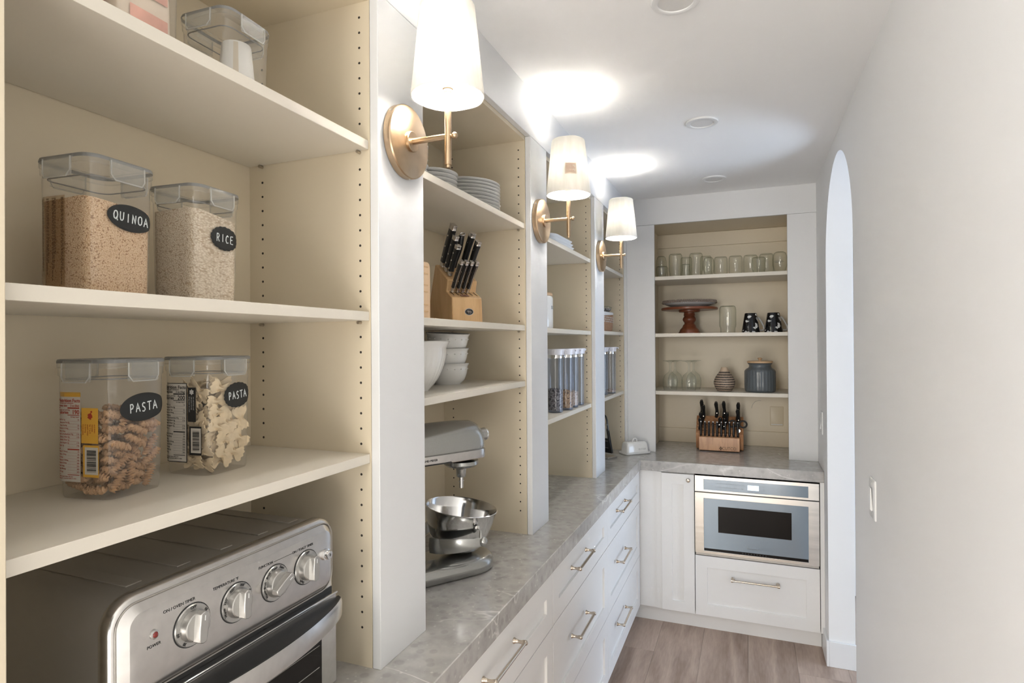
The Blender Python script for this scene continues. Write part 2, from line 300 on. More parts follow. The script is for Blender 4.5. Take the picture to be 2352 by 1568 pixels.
# ------------------------------------------------------------------ geometry helpers
class MB:
    def __init__(s): s.v = []; s.f = []
    def _add(s, vs, fs):
        o = len(s.v); s.v += [Vector(p) for p in vs]; s.f += [tuple(i+o for i in f) for f in fs]; return s
    def box(s, x0, x1, y0, y1, z0, z1):
        return s._add([(x, y, z) for z in (z0, z1) for y in (y0, y1) for x in (x0, x1)],
                      [(0, 2, 3, 1), (4, 5, 7, 6), (0, 1, 5, 4), (1, 3, 7, 5), (3, 2, 6, 7), (2, 0, 4, 6)])
    def loft(s, rings, cap0=True, cap1=True, closed=True):
        n = len(rings[0]); vs = [p for r in rings for p in r]; fs = []
        for i in range(len(rings)-1):
            for j in range(n if closed else n-1):
                k = (j+1) % n; fs.append((i*n+j, i*n+k, (i+1)*n+k, (i+1)*n+j))
        if cap0: fs.append(tuple(range(n-1, -1, -1)))
        if cap1: fs.append(tuple((len(rings)-1)*n+j for j in range(n)))
        return s._add(vs, fs)
    def lathe(s, prof, n=32, c=(0, 0, 0), cap0=True, cap1=True):
        rings = [[(c[0]+r*math.cos(2*PI*j/n), c[1]+r*math.sin(2*PI*j/n), c[2]+z) for j in range(n)] for r, z in prof]
        return s.loft(rings, cap0 and prof[0][0] > 1e-6, cap1 and prof[-1][0] > 1e-6)
    def cyl(s, p0, p1, r0, r1=None, n=16, caps=True):
        r1 = r0 if r1 is None else r1
        p0 = Vector(p0); p1 = Vector(p1); d = (p1-p0).normalized()
        a = d.orthogonal().normalized(); b = d.cross(a)
        R = [[p+(a*math.cos(2*PI*j/n)+b*math.sin(2*PI*j/n))*r for j in range(n)] for p, r in ((p0, r0), (p1, r1))]
        return s.loft(R, caps, caps)
    def tube(s, path, r, n=10, closed=False, caps=True):
        P = [Vector(p) for p in path]; m = len(P); rings = []
        rr = r if isinstance(r, (list, tuple)) else [r]*m
        a = None
        for i in range(m):
            if closed: t = (P[(i+1) % m]-P[i-1]).normalized()
            else: t = (P[min(i+1, m-1)]-P[max(i-1, 0)]).normalized()
            if a is None: a = t.orthogonal().normalized()
            a = (a-t*a.dot(t)).normalized(); b = t.cross(a)
            rings.append([P[i]+(a*math.cos(2*PI*j/n)+b*math.sin(2*PI*j/n))*rr[i] for j in range(n)])
        if closed: rings.append(rings[0]); return s.loft(rings, False, False)
        return s.loft(rings, caps, caps)
    def prism(s, poly, axis, a, b):
        """poly: 2D points; axis X: (y,z), Y: (x,z), Z: (x,y)"""
        f = {'X': lambda p, t: (t, p[0], p[1]), 'Y': lambda p, t: (p[0], t, p[1]), 'Z': lambda p, t: (p[0], p[1], t)}[axis]
        return s.loft([[f(p, a) for p in poly], [f(p, b) for p in poly]])
    def ball(s, c, r, n=16, m=10, sx=1, sy=1, sz=1):
        rings = []
        for i in range(m+1):
            t = -PI/2+PI*i/m; rr = max(1e-5, math.cos(t)*r)
            rings.append([(c[0]+sx*rr*math.cos(2*PI*j/n), c[1]+sy*rr*math.sin(2*PI*j/n), c[2]+sz*r*math.sin(t)) for j in range(n)])
        return s.loft(rings, False, False)
    def xf(s, M):
        s.v = [M @ p for p in s.v]; return s
    def join(s, o):
        return s._add(o.v, o.f)
def rrect(w, d, r, n=5, cx=0, cy=0):
    pts = []
    for (sx, sy, a0) in ((1, 1, 0), (-1, 1, PI/2), (-1, -1, PI), (1, -1, 1.5*PI)):
        for i in range(n+1):
            a = a0+PI/2*i/n; pts.append((cx+sx*(w/2-r)+r*math.cos(a), cy+sy*(d/2-r)+r*math.sin(a)))
    return pts
def rring(w, d, r, z, n=5, cx=0, cy=0): return [(x, y, z) for x, y in rrect(w, d, r, n, cx, cy)]
def mesh(name, mb, m, smooth=35):
    me = bpy.data.meshes.new(name); me.from_pydata([tuple(p) for p in mb.v], [], mb.f)
    bm = bmesh.new(); bm.from_mesh(me); bmesh.ops.recalc_face_normals(bm, faces=bm.faces); bm.to_mesh(me); bm.free()
    if smooth:
        me.shade_smooth(); me.set_sharp_from_angle(angle=math.radians(smooth))
    me.materials.append(MATS[m]); return me
def obj(name, mb, m, parent=None, bevel=0.0, smooth=35, label=None, me=None):
    o = bpy.data.objects.new(name, me or mesh(name, mb, m, smooth)); C.objects.link(o)
    if parent is not None: o.parent = parent
    if bevel:
        b = o.modifiers.new('bevel', 'BEVEL'); b.width = bevel; b.segments = 2; b.limit_method = 'ANGLE'; b.angle_limit = math.radians(40); b.harden_normals = False
    if label: o['label'] = label
    return o
def tag(o, label, cat, group=None, kind=None):
    o['label'] = label; o['category'] = cat
    if group: o['group'] = group
    if kind: o['kind'] = kind
    return o
def struct(name, mb, m, label, cat=None, parent=None, bevel=0.0, smooth=35):
    o = obj(name, mb, m, parent, bevel, smooth)
    if parent is None: o['kind'] = 'structure'; o['label'] = label; o['category'] = cat or name.split('_')[0]
    return o
def thing(name, label, cat, loc=(0, 0, 0), rz=0, group=None):
    o = bpy.data.objects.new(name, None); C.objects.link(o); o.location = loc; o.rotation_euler = (0, 0, rz)
    o.empty_display_size = 0.02
    return tag(o, label, cat, group)
def copy_tree(o, parent=None):
    c = o.copy(); C.objects.link(c); c.parent = parent
    for ch in o.children: copy_tree(ch, c)
    return c
def TR(x=0, y=0, z=0): return Matrix.Translation((x, y, z))
def RX(a): return Matrix.Rotation(a, 4, 'X')
def RY(a): return Matrix.Rotation(a, 4, 'Y')
def RZ(a): return Matrix.Rotation(a, 4, 'Z')
def text(s, size, thick=0.0003, align='CENTER', bold=0.0):
    """MB of lettering lying in XY, reading along +X, centred on the origin"""
    cu = bpy.data.curves.new('t', 'FONT'); cu.body = s; cu.size = size; cu.align_x = align; cu.align_y = 'CENTER'
    cu.extrude = thick/2; cu.resolution_u = 3; cu.offset = bold
    ob = bpy.data.objects.new('t', cu); me = bpy.data.meshes.new_from_object(ob)
    mb = MB()._add([v.co.copy() for v in me.vertices], [tuple(p.vertices) for p in me.polygons])
    bpy.data.objects.remove(ob); bpy.data.meshes.remove(me); bpy.data.curves.remove(cu)
    return mb
# frames for lettering on an upright face: reading direction, up = +Z, normal outwards
def face_frame(origin, right, normal):
    r = Vector(right).normalized(); n = Vector(normal).normalized(); u = n.cross(r)
    m = Matrix((r, u, n)).transposed().to_4x4(); m.translation = Vector(origin); return m
STROKES = {
 'Q': [[(.5, 1), (.2, .9), (.05, .55), (.15, .2), (.45, .08), (.8, .25), (.9, .6), (.75, .92), (.5, 1)], [(.55, .3), (.95, -.05)]],
 'U': [[(.1, 1), (.1, .35), (.25, .08), (.55, .05), (.8, .25), (.85, 1)]],
 'I': [[(.5, 1), (.5, .02)]],
 'N': [[(.1, 0), (.12, 1), (.8, .02), (.85, 1)]],
 'O': [[(.5, 1), (.15, .85), (.05, .5), (.18, .12), (.5, .02), (.82, .15), (.93, .5), (.82, .88), (.5, 1)]],
 'A': [[(.02, 0), (.45, 1), (.95, 0)], [(.2, .38), (.8, .4)]],
 'R': [[(.12, 0), (.14, 1)], [(.05, .97), (.6, .98), (.78, .75), (.6, .52), (.15, .48)], [(.4, .48), (.85, 0)]],
 'C': [[(.85, .85), (.5, 1), (.15, .75), (.08, .35), (.35, .03), (.85, .1)]],
 'E': [[(.85, .98), (.15, .96), (.12, .02), (.9, .0)], [(.13, .5), (.7, .53)]],
 'P': [[(.12, 0), (.14, 1)], [(.05, .97), (.6, .98), (.8, .75), (.6, .5), (.15, .45)]],
 'S': [[(.85, .9), (.5, 1), (.2, .85), (.25, .6), (.7, .42), (.8, .18), (.5, .0), (.1, .08)]],
 'T': [[(.0, .97), (1.0, 1.0)], [(.5, .98), (.47, 0)]],
}
def chalk_text(s, w, h):
    """hand-drawn strokes in the XY plane, centred, as thin flat tubes"""
    mb = MB(); n = len(s); adv = w/n
    for i, ch in enumerate(s):
        for st in STROKES[ch]:
            k = adv*(0.45 if ch == 'I' else 0.72)
            x0 = -w/2+adv*i+(adv-k)/2
            P = [(x0+px*k, (py-0.5)*h+0.03*h*math.sin(i*2.1), 0) for px, py in st]
            Q = []
            for a in range(len(P)-1):
                for t in (0, 0.5): Q.append(tuple(P[a][c]*(1-t)+P[a+1][c]*t for c in range(3)))
            Q.append(P[-1]); mb.tube(Q, 0.00095, 6)
    for p in mb.v: p.z *= 0.3
    return mb

# ------------------------------------------------------------------ room shell
ZC, ZCB, ZF, ZCEIL = 0.934, 0.876, 2.3405, 2.5045       # counter top / underside, frieze underside, ceiling
XP, XS, XB = -0.712, -0.732, -1.060                      # pilaster face, shelf fronts, shelf backs
XR, YB, YN = 0.3575, 3.752, 4.19                         # right wall, back stiles, niche back
fl = struct('floor', MB().box(-3.2, 3.4, -3.0, 4.4, -0.06, -0.012), 'floor_wood', 'grey brown wood plank floor of the pantry aisle', 'floor')
PW, PLEN = 0.228, 1.52
plank_me = {}
k = 0
for ci, x in enumerate([-0.70+PW*i for i in range(11)]):
    off = (0.37*ci) % PLEN
    y = -1.4-off
    while y < 4.15:
        y0, y1 = max(y, -1.4), min(y+PLEN, 4.2)
        if y1-y0 > 0.05:
            o = obj('plank', MB().box(x, x+PW-0.0006, y0, y1-0.0006, -0.012, 0), 'floor_wood', fl, 0.0006)
            if x > 0.36 and y1 < 1.6: bpy.data.objects.remove(o)
        y += PLEN
struct('ceiling', MB().box(-1.12, 3.4, -1.0, 4.4, ZCEIL, ZCEIL+0.08), 'ceiling_paint', 'smooth off white ceiling with three recessed downlights', 'ceiling')
struct('wall_left', MB().box(-1.16, -1.075, 0.15, 4.4, 0, ZCEIL), 'wall_paint', 'off white wall behind the long run of open shelving', 'wall')
struct('wall_back', MB().box(-1.075, XR, 4.22, 4.32, 0, ZCEIL), 'wall_paint', 'off white end wall behind the niche of shelves', 'wall')
# right wall with the arched opening
YA0, YA1, ZSP = 2.50, 3.33, 2.005
yc, ra = (YA0+YA1)/2, (YA1-YA0)/2
arch = [(YA0, 0), (YA0, ZSP)]+[(yc-ra*math.cos(PI*i/40), ZSP+ra*math.sin(PI*i/40)) for i in range(1, 40)]+[(YA1, ZSP), (YA1, 0)]
poly = [(-0.9, 0)]+arch+[(4.32, 0), (4.32, ZCEIL), (-0.9, ZCEIL)]
struct('wall_right', MB().prism(poly, 'X', XR, XR+0.116), 'wall_paint', 'plain off white wall on the right with a tall arched opening', 'wall', smooth=20)
bb = MB()
bb.box(XR, XR+0.128, YA1-0.012, YA1-0.0005, 0, 0.125)
bb.box(XR-0.012, XR, YA1-0.012, 3.515, 0, 0.125)
struct('baseboard_right', bb, 'trim_white', 'white baseboard wrapping the far jamb of the arch', 'baseboard', bevel=0.002)
# the room beyond the arch: end walls and a window wall, so that daylight comes from its window
struct('wall_hall_far', MB().box(XR+0.116, 3.3, 4.3, 4.4, 0, ZCEIL), 'wall_paint', 'pale wall of the room seen through the arch', 'wall')
struct('wall_hall_near', MB().box(XR+0.116, 3.3, 0.9, 1.0, 0, ZCEIL), 'wall_paint', 'pale near wall of the room beyond the arch', 'wall')
struct('wall_hall_side', MB().box(3.3, 3.4, 0.9, 4.4, 0, ZCEIL), 'wall_paint', 'pale window wall of the room beyond the arch', 'wall')

# ------------------------------------------------------------------ left shelving: pilasters, frieze, bays
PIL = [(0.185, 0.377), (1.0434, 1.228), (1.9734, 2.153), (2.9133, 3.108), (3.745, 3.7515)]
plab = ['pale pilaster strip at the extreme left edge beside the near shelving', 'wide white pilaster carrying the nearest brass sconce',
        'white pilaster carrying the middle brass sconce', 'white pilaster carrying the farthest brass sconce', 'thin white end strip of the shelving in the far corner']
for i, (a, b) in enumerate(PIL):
    struct('trim_%d' % (i+1), MB().box(XS, XP, a, b, ZC, ZF-0.001), 'melamine' if i == 0 else 'paint_white', plab[i], 'pilaster', bevel=0.0012)  # first strip in tan melamine: its shade is put into the colour
struct('trim_6', MB().box(XS, XP, 0.185, YB, ZF, ZCEIL), 'paint_white', 'white frieze board running along the ceiling above the shelving bays', 'frieze', bevel=0.001)
BAYS = [(0.377, 1.0434, (2.033, 1.676, 1.380)), (1.228, 1.9734, (2.0325, 1.6727, 1.476)), (2.153, 2.9133, (2.029, 1.669, 1.307)), (3.108, 3.745, (2.038, 1.675, 1.308))]
blab = ['nearest cream shelving bay holding labelled food containers and the toaster oven', 'second cream shelving bay with plates, knife block, bowls and mixer',
        'third cream shelving bay with tall clear canisters', 'farthest cream shelving bay in the corner beside the niche']
def disc(mb, x, y, z, r, n=8, dy=-1):
    ring = [[(x+r*math.cos(2*PI*j/n), y+t, z+r*math.sin(2*PI*j/n)) for j in range(n)] for t in (0, dy*0.0004)]
    mb.loft(ring)
TP = 0.019
UNITS = []
for i, (y0, y1, shelves) in enumerate(BAYS):
    u = thing('shelving_unit', blab[i], 'shelving', (XS, (y0+y1)/2, ZC), 0, 'shelving bays along the left wall')
    ox, oy, oz = XS, (y0+y1)/2, ZC
    def lb(a, b, c, d, e, f): return MB().box(a-ox, b-ox, c-oy, d-oy, e-oz, f-oz)
    obj('side_panel', lb(XB, XS-0.0006, y0-TP, y0, ZC, 2.346), 'melamine', u)
    obj('side_panel', lb(XB, XS-0.0006, y1, y1+(TP if i < 3 else 0.005), ZC, 2.346), 'melamine', u)
    obj('back_panel', lb(XB-0.006, XB, y0-TP, y1+0.005, ZC, 2.346), 'melamine', u)
    obj('top_panel', lb(XB, XS-0.0006, y0, y1, 2.327, 2.346), 'melamine', u)
    hb = MB()
    for xr_ in (-0.7575, -1.022):
        for kz in range(44):
            z = 2.2954-0.032*kz
            if z < ZC+0.05: break
            if any(abs(z-(s-0.0095)) < 0.02 for s in shelves): continue
            disc(hb, xr_-ox, y1-oy, z-oz, 0.0027)
    h = obj('shelf_pin_holes', hb, 'dark_hole', u, smooth=0); h['kind'] = 'stuff'
    for s in shelves:
        sh = obj('shelf', lb(XB+0.002, XS-0.003, y0+0.0012, y1-0.0012, s-TP, s), 'shelf_edge', u, 0.0008)
        for xr_ in (-0.7575, -1.022):
            p = MB(); p.cyl((xr_-ox, y1-oy, s-TP-0.0035-oz), (xr_-ox, y1-0.010-oy, s-TP-0.0035-oz), 0.0034, n=10)
            obj('shelf_pin', p, 'pin_metal', u)
    UNITS.append(u)

# ------------------------------------------------------------------ end wall: stiles, frieze, niche
struct('trim_7', MB().box(XP, -0.5416, YB, YB+0.019, ZC, ZF-0.001), 'paint_white', 'flat white stile left of the niche, behind the butter dish', 'stile', bevel=0.001)
struct('trim_8', MB().box(0.2072, XR, YB, YB+0.019, ZC, ZF-0.001), 'paint_white', 'flat white stile right of the niche', 'stile', bevel=0.001)
struct('trim_9', MB().box(XP, XR, YB, YB+0.019, ZF, ZCEIL), 'paint_white', 'white frieze board above the niche', 'frieze', bevel=0.001)
nu = thing('niche_shelving', 'white built in niche with jars, goblets and a wooden knife block', 'shelving', (-0.17, YB+0.02, ZC))
def nb(a, b, c, d, e, f): return MB().box(a+0.17, b+0.17, c-YB-0.02, d-YB-0.02, e-ZC, f-ZC)
NX0, NX1 = -0.580, 0.232
obj('side_panel', nb(NX0-TP, NX0, YB+0.0195, YN, ZC, 2.365), 'melamine', nu)
obj('side_panel', nb(NX1, NX1+TP, YB+0.0195, YN, ZC, 2.365), 'melamine', nu)
obj('back_panel', nb(NX0-TP, NX1+TP, YN, YN+0.008, ZC, 2.365), 'melamine', nu)
obj('top_panel', nb(NX0, NX1, YB+0.0195, YN, 2.346, 2.365), 'melamine', nu)
obj('nailer_strip', nb(NX0, NX1, YN-0.016, YN, 2.254, 2.345), 'melamine', nu, 0.001)
obj('base_strip', nb(NX0, NX1, YN-0.010, YN, ZC, 1.030), 'melamine', nu, 0.002)
NS = (2.019, 1.666, 1.309)
for s in NS:
    obj('shelf', nb(NX0+0.001, NX1-0.001, YB+0.021, YN-0.018, s-0.022, s), 'shelf_edge', nu, 0.0008)

# ------------------------------------------------------------------ countertop and base cabinets
XCF, YCF = -0.587, 3.462
ct = MB().prism([(XB-0.01, 0.0), (XCF, 0.0), (XCF, YCF), (XR-0.001, YCF), (XR-0.001, YN+0.008), (XB-0.01, YN+0.008)], 'Z', ZCB, ZC)
tag(obj('countertop', ct, 'quartz', None, 0.0022), 'grey veined stone countertop running along the left and across the end', 'countertop')
def shaker(x0, x1, z0, z1, fw=0.062, th=0.019, rec=0.009):
    """front in local XZ, face towards -Y at y=0, back at y=th"""
    mb = MB()
    a = [(x0, z0), (x1, z0), (x1, z1), (x0, z1)]; b = [(x0+fw, z0+fw), (x1-fw, z0+fw), (x1-fw, z1-fw), (x0+fw, z1-fw)]
    vs = [(x, 0, z) for x, z in a]+[(x, 0, z) for x, z in b]+[(x, rec, z) for x, z in b]+[(x, th, z) for x, z in a]
    fs = []
    for i in range(4):
        j = (i+1) % 4
        fs += [(i, j, 4+j, 4+i), (4+i, 4+j, 8+j, 8+i), (i, j, 12+j, 12+i)]
    fs += [(8, 9, 10, 11), (12, 13, 14, 15)]
    return mb._add(vs, fs)
def pull(L, vert=False):
    """bar pull with trumpet posts along local X, standing off towards -Y"""
    mb = MB()
    for s in (-1, 1):
        prof = [(0.0085, 0), (0.0085, 0.002), (0.006, 0.006), (0.0045, 0.014), (0.0048, 0.022), (0.0068, 0.028), (0.0068, 0.0335)]
        mb.join(MB().lathe(prof, 14).xf(TR(s*L/2, 0, 0) @ RX(PI/2)))
        mb.ball((s*L/2, -0.0335, 0), 0.0072, 14, 8)
    mb.cyl((-L/2, -0.0335, 0), (L/2, -0.0335, 0), 0.0048, n=12)
    return mb
DZ = [(0.6955, 0.868), (0.3875, 0.6925), (0.095, 0.3845)]
HZ = [0.808, 0.566, 0.268]
DU = [(1.0434, 1.8385), (1.8385, 2.6336), (2.6336, 3.4665)]
HY = [1.392, 2.150, 2.925]
ulab = ['white three drawer base cabinet nearest the camera', 'white three drawer base cabinet under the middle pilaster', 'white three drawer base cabinet next to the inside corner']
dn = ['top', 'middle', 'bottom']
for i, (y0, y1) in enumerate(DU):
    u = thing('drawer_cabinet', ulab[i], 'cabinet', (-0.62, (y0+y1)/2, 0), PI/2, 'drawer cabinets along the left run')
    # local x -> world y, local y -> world -x
    hw = (y1-y0)/2
    obj('body', MB().box(-hw, hw, 0.0, 0.43, 0.095, 0.872), 'cabinet_white', u)
    obj('toe_kick', MB().box(-hw, hw, 0.045, 0.06, 0.0, 0.095), 'cabinet_white', u)
    for j, (z0, z1) in enumerate(DZ):
        d = obj('drawer', shaker(-hw+0.0015, hw-0.0015, z0, z1), 'cabinet_white', u, 0.0008)
        d.location = (0, -0.025, 0)
        h = obj('handle', pull(0.200), 'nickel', d); h.location = (HY[i]-(y0+y1)/2, 0, HZ[j])
# end run
YD = 3.470
u = thing('corner_filler', 'plain white filler panel in the inside corner below the counter', 'filler', (-0.535, YD, 0))
obj('panel', MB().box(-0.078, 0.036, 0.012, 0.03, 0.0925, 0.872), 'cabinet_white', u)
obj('stile', MB().box(0.0365, 0.064, 0.006, 0.03, 0.0925, 0.872), 'cabinet_white', u)
u = thing('cupboard', 'narrow white cupboard with a round knob left of the microwave', 'cupboard', (-0.381, YD, 0))
obj('body', MB().box(-0.089, 0.089, 0.022, 0.55, 0.095, 0.872), 'cabinet_white', u)
d = obj('door', shaker(-0.0895, 0.0895, 0.0925, 0.868, 0.058), 'cabinet_white', u, 0.0008)
kb = MB().lathe([(0.005, 0), (0.0045, 0.008), (0.006, 0.012), (0.0105, 0.017), (0.0115, 0.021), (0.009, 0.026), (0.0001, 0.028)], 20).xf(RX(PI/2))
h = obj('knob', kb, 'nickel', d); h.location = (0.0585, 0, 0.838)
u = thing('drawer_cupboard', 'white cabinet with one wide drawer under the microwave', 'cabinet', (0.0228, YD, 0))
obj('body', MB().box(-0.311, 0.311, 0.022, 0.55, 0.095, 0.425), 'cabinet_white', u)
d = obj('drawer', shaker(-0.311, 0.311, 0.0925, 0.423, 0.064), 'cabinet_white', u, 0.0008)
hb = MB()
for s in (-1, 1):
    hb.join(MB().lathe([(0.0105, 0), (0.0105, 0.003), (0.0075, 0.006), (0.0075, 0.030)], 14).xf(TR(s*0.112, 0, 0) @ RX(PI/2)))
    hb.cyl((s*0.112, -0.0290, 0), (s*0.121, -0.0290, 0), 0.0085, 0.0085, 14)
hb.cyl((-0.112, -0.029, 0), (0.112, -0.029, 0), 0.0052, n=12)
h = obj('handle', hb, 'nickel', d); h.location = (-0.002, 0, 0.315)
struct('trim_10', MB().box(0.337, XR-0.001, YD-0.001, YD+0.02, 0.0925, ZCB), 'cabinet_white', 'narrow white filler strip between microwave and right wall', 'filler')
struct('trim_11', MB().box(-0.66, XR-0.013, YD+0.052, YD+0.065, 0, 0.0945), 'cabinet_white', 'white toe kick board under the end cabinets', 'toe kick')
# ------------------------------------------------------------------ wall sconces
SY = [1.140, 2.0635, 3.012]
slab = ['nearest brass wall sconce with a lit white fabric shade', 'middle brass wall sconce whose lit shade carries a paper tag', 'farthest brass wall sconce with a lit white fabric shade']
def make_sconce():
    t = thing('wall_sconce', slab[0], 'wall lamp', (XP+0.0004, SY[0], 2.055), 0, 'brass sconces on the pilasters')
    lx = RY(PI/2)
    p = obj('backplate', MB().lathe([(0.078, 0), (0.080, 0.0015), (0.080, 0.015), (0.0785, 0.018), (0.075, 0.0195), (0.0001, 0.0205)], 64).xf(lx), 'brass', t, smooth=25)
    for a in (math.radians(50), math.radians(188)):
        d = Vector((0, -math.sin(a), math.cos(a)))
        sc = MB(); sc.cyl(d*0.0795+Vector((0.009, 0, 0)), d*0.0806+Vector((0.009, 0, 0)), 0.0036, n=12)
        sc.cyl(d*0.0805+Vector((0.009, 0, 0)), d*0.0812+Vector((0.009, 0, 0)), 0.0016, n=6)
        obj('screw', sc, 'steel_dark', p)
    obj('boss', MB().lathe([(0.0225, 0.019), (0.0225, 0.025), (0.021, 0.0265), (0.0001, 0.027)], 36).xf(lx), 'brass', t)
    obj('arm', MB().cyl((0.022, 0, 0), (0.112, 0, 0), 0.0066, n=20), 'brass', t)
    f = MB().cyl((0.112, 0, 0), (0.124, 0, 0), 0.0036, n=14); f.ball((0.128, 0, 0), 0.0073, 18, 12)
    obj('finial', f, 'brass', t)
    obj('stem', MB().lathe([(0.0048, -0.068), (0.0050, -0.062), (0.0075, -0.0615), (0.0075, 0.094), (0.0088, 0.0945), (0.0088, 0.1005), (0.0120, 0.1015), (0.0120, 0.1055), (0.0095, 0.106)], 24, (0.112, 0, 0)), 'brass', t, smooth=30)
    obj('socket', MB().lathe([(0.0098, 0.1055), (0.0112, 0.107), (0.0112, 0.140), (0.0001, 0.1405)], 20, (0.112, 0, 0)), 'socket', t)
    obj('bulb', MB().ball((0.112, 0, 0.176), 0.023, 12, 8, 1, 1, 1.1), 'bulb', t)
    rings = []
    n = 72
    def ring(r, z, inner=0):
        return [(0.112+(r+0.0009*math.sin(11*a)*(1-inner)*math.sin(PI*min(1, max(0, (z-0.084)/0.197)))+0.0005*math.sin(23*a+2))*math.cos(a), (r+0.0007*math.sin(7*a+1))*math.sin(a), z+0.0006*math.sin(5*a)) for a in [2*PI*j/n for j in range(n)]]
    for z, r in ((0.084, 0.0785), (0.087, 0.0790), (0.10, 0.0775), (0.15, 0.0722), (0.20, 0.0672), (0.25, 0.0622), (0.272, 0.0602), (0.279, 0.0590), (0.281, 0.0572)): rings.append(ring(r, z))
    for z, r in ((0.279, 0.0568), (0.20, 0.0658), (0.10, 0.0762), (0.0845, 0.0770)): rings.append(ring(r, z, 1))
    rings.append(rings[0])
    obj('lamp_shade', MB().loft(rings, False, False), 'shade_fabric', t, smooth=60)
    obj('shade_spider', MB().tube([(0.112+0.0575*math.cos(a), 0.0575*math.sin(a), 0.274) for a in [2*PI*i/24 for i in range(24)]], 0.0010, 6, True), 'brass', t)
    return t
sc0 = make_sconce()
SCONCES = [sc0]
for i in (1, 2):
    c = copy_tree(sc0); c.location = (XP+0.0004, SY[i], 2.055); c['label'] = slab[i]; SCONCES.append(c)
# paper tag inside-facing on the middle shade
def shade_patch(a0, a1, z0, z1, off, n=8):
    mb = MB(); rings = []
    for z in (z0, z1):
        r = 0.0790-(z-0.087)*0.1016+off
        rings.append([(0.112+r*math.cos(a0+(a1-a0)*j/n), r*math.sin(a0+(a1-a0)*j/n), z) for j in range(n+1)])
    vs = [p for r in rings for p in r]; m = n+1
    mb._add(vs, [(j, j+1, m+j+1, m+j) for j in range(n)])
    return mb
pt = obj('paper_tag', shade_patch(-1.45, -0.90, 0.142, 0.182, 0.0022), 'tag_tan', SCONCES[1], label='tan paper tag with faint orange print')
pl = MB()
for k2 in range(7): pl.join(shade_patch(-1.40, -0.96-0.06*(k2 % 3), 0.147+0.0048*k2, 0.1482+0.0048*k2, 0.0026))
obj('print', pl, 'ink_orange', pt, smooth=0)

# ------------------------------------------------------------------ food containers of the nearest bay
def oval(w, h, scallop=0, n=72, th=0.0007):
    out = []
    for j in range(n):
        a = 2*PI*j/n; k2 = 1.0
        if scallop: k2 = 0.955+0.05*abs(math.sin(scallop*a/2))
        out.append((w/2*k2*math.cos(a), h/2*k2*math.sin(a)))
    return MB().prism(out, 'Z', 0, th)
def bend_to_wall(mb, w, d, r, face, off=0.0005):
    """wrap a flat sheet (local: u along face, v up, n out) on the rounded-square wall"""
    hx = w/2
    def m(p):
        u, v, nn = p
        flat = hx-r
        if abs(u) <= flat: q = (hx+off+nn, u)
        else:
            s = 1 if u > 0 else -1; a = (abs(u)-flat)/r
            q = (flat+(r+off+nn)*math.cos(a), s*(flat+(r+off+nn)*math.sin(a)))
        x, y = q
        return Vector((x, y, v)) if face == '+X' else Vector((y, -x, v))
    mb.v = [m(p) for p in mb.v]
    return mb
def wall_w(W, h, z): return W*(0.955+0.045*min(1, z/(h-0.03)))
def make_container(name, label, loc, rz, W, h, r=0.020, group='clear clip lid food containers'):
    t = thing(name, label, 'container', loc, rz, group)
    rings = [rring(W*0.90, W*0.90, r*0.8, 0.0005), rring(W*0.945, W*0.945, r, 0.005)]
    for k2 in range(1, 6):
        z = 0.005+(h-0.032)*k2/5; q = wall_w(W, h, z); rings.append(rring(q, q, r, z))
    rings.append(rring(W+0.003, W+0.003, r, h-0.024)); rings.append(rring(W+0.003, W+0.003, r, h-0.012))
    obj('body', MB().loft(rings, True, False), 'plastic_clear', t, smooth=50)
    lw = W+0.006
    lid = obj('lid', MB().loft([rring(lw, lw, r+0.002, h-0.014), rring(lw, lw, r+0.002, h-0.005), rring(lw-0.002, lw-0.002, r+0.001, h-0.001), rring(lw-0.006, lw-0.006, r, h), rring(lw-0.018, lw-0.018, r-0.004, h), rring(lw-0.022, lw-0.022, r-0.006, h-0.003)], False, True), 'plastic_lid', t, smooth=40)
    gk = MB().loft([rring(lw+0.0006, lw+0.0006, r+0.002, h-0.0062), rring(lw+0.0006, lw+0.0006, r+0.002, h-0.0035), rring(lw-0.0015, lw-0.0015, r+0.001, h-0.0006)], False, False)
    obj('gasket', gk, 'gasket', lid)
    g2 = [(x, y, h-0.030) for x, y in rrect(W-0.012, W-0.012, r-0.003)]
    obj('gasket', MB().tube(g2, 0.0010, 6, True), 'gasket', lid)
    cw = W*0.50
    for a in range(4):
        cl = MB()
        sec = [(0.0006, h-0.002), (0.0036, h-0.003), (0.0052, h-0.010), (0.0050, h-0.026), (0.0062, h-0.0335), (0.0038, h-0.0335), (0.0030, h-0.026), (0.0030, h-0.010)]
        cl.prism([(W/2+0.003+x-0.001, z) for x, z in sec], 'Y', -cw/2, cw/2)
        rim = [(W/2+0.0075, -cw/2, h-0.006), (W/2+0.0078, -cw/2, h-0.026), (W/2+0.0090, -cw/2+0.006, h-0.034), (W/2+0.0090, cw/2-0.006, h-0.034), (W/2+0.0078, cw/2, h-0.026), (W/2+0.0075, cw/2, h-0.006)]
        o = obj('clip', cl.xf(RZ(a*PI/2)), 'plastic_clip', t)
        obj('clip_rim', MB().tube(rim, 0.0011, 6).xf(RZ(a*PI/2)), 'plastic_rim', o)
    return t
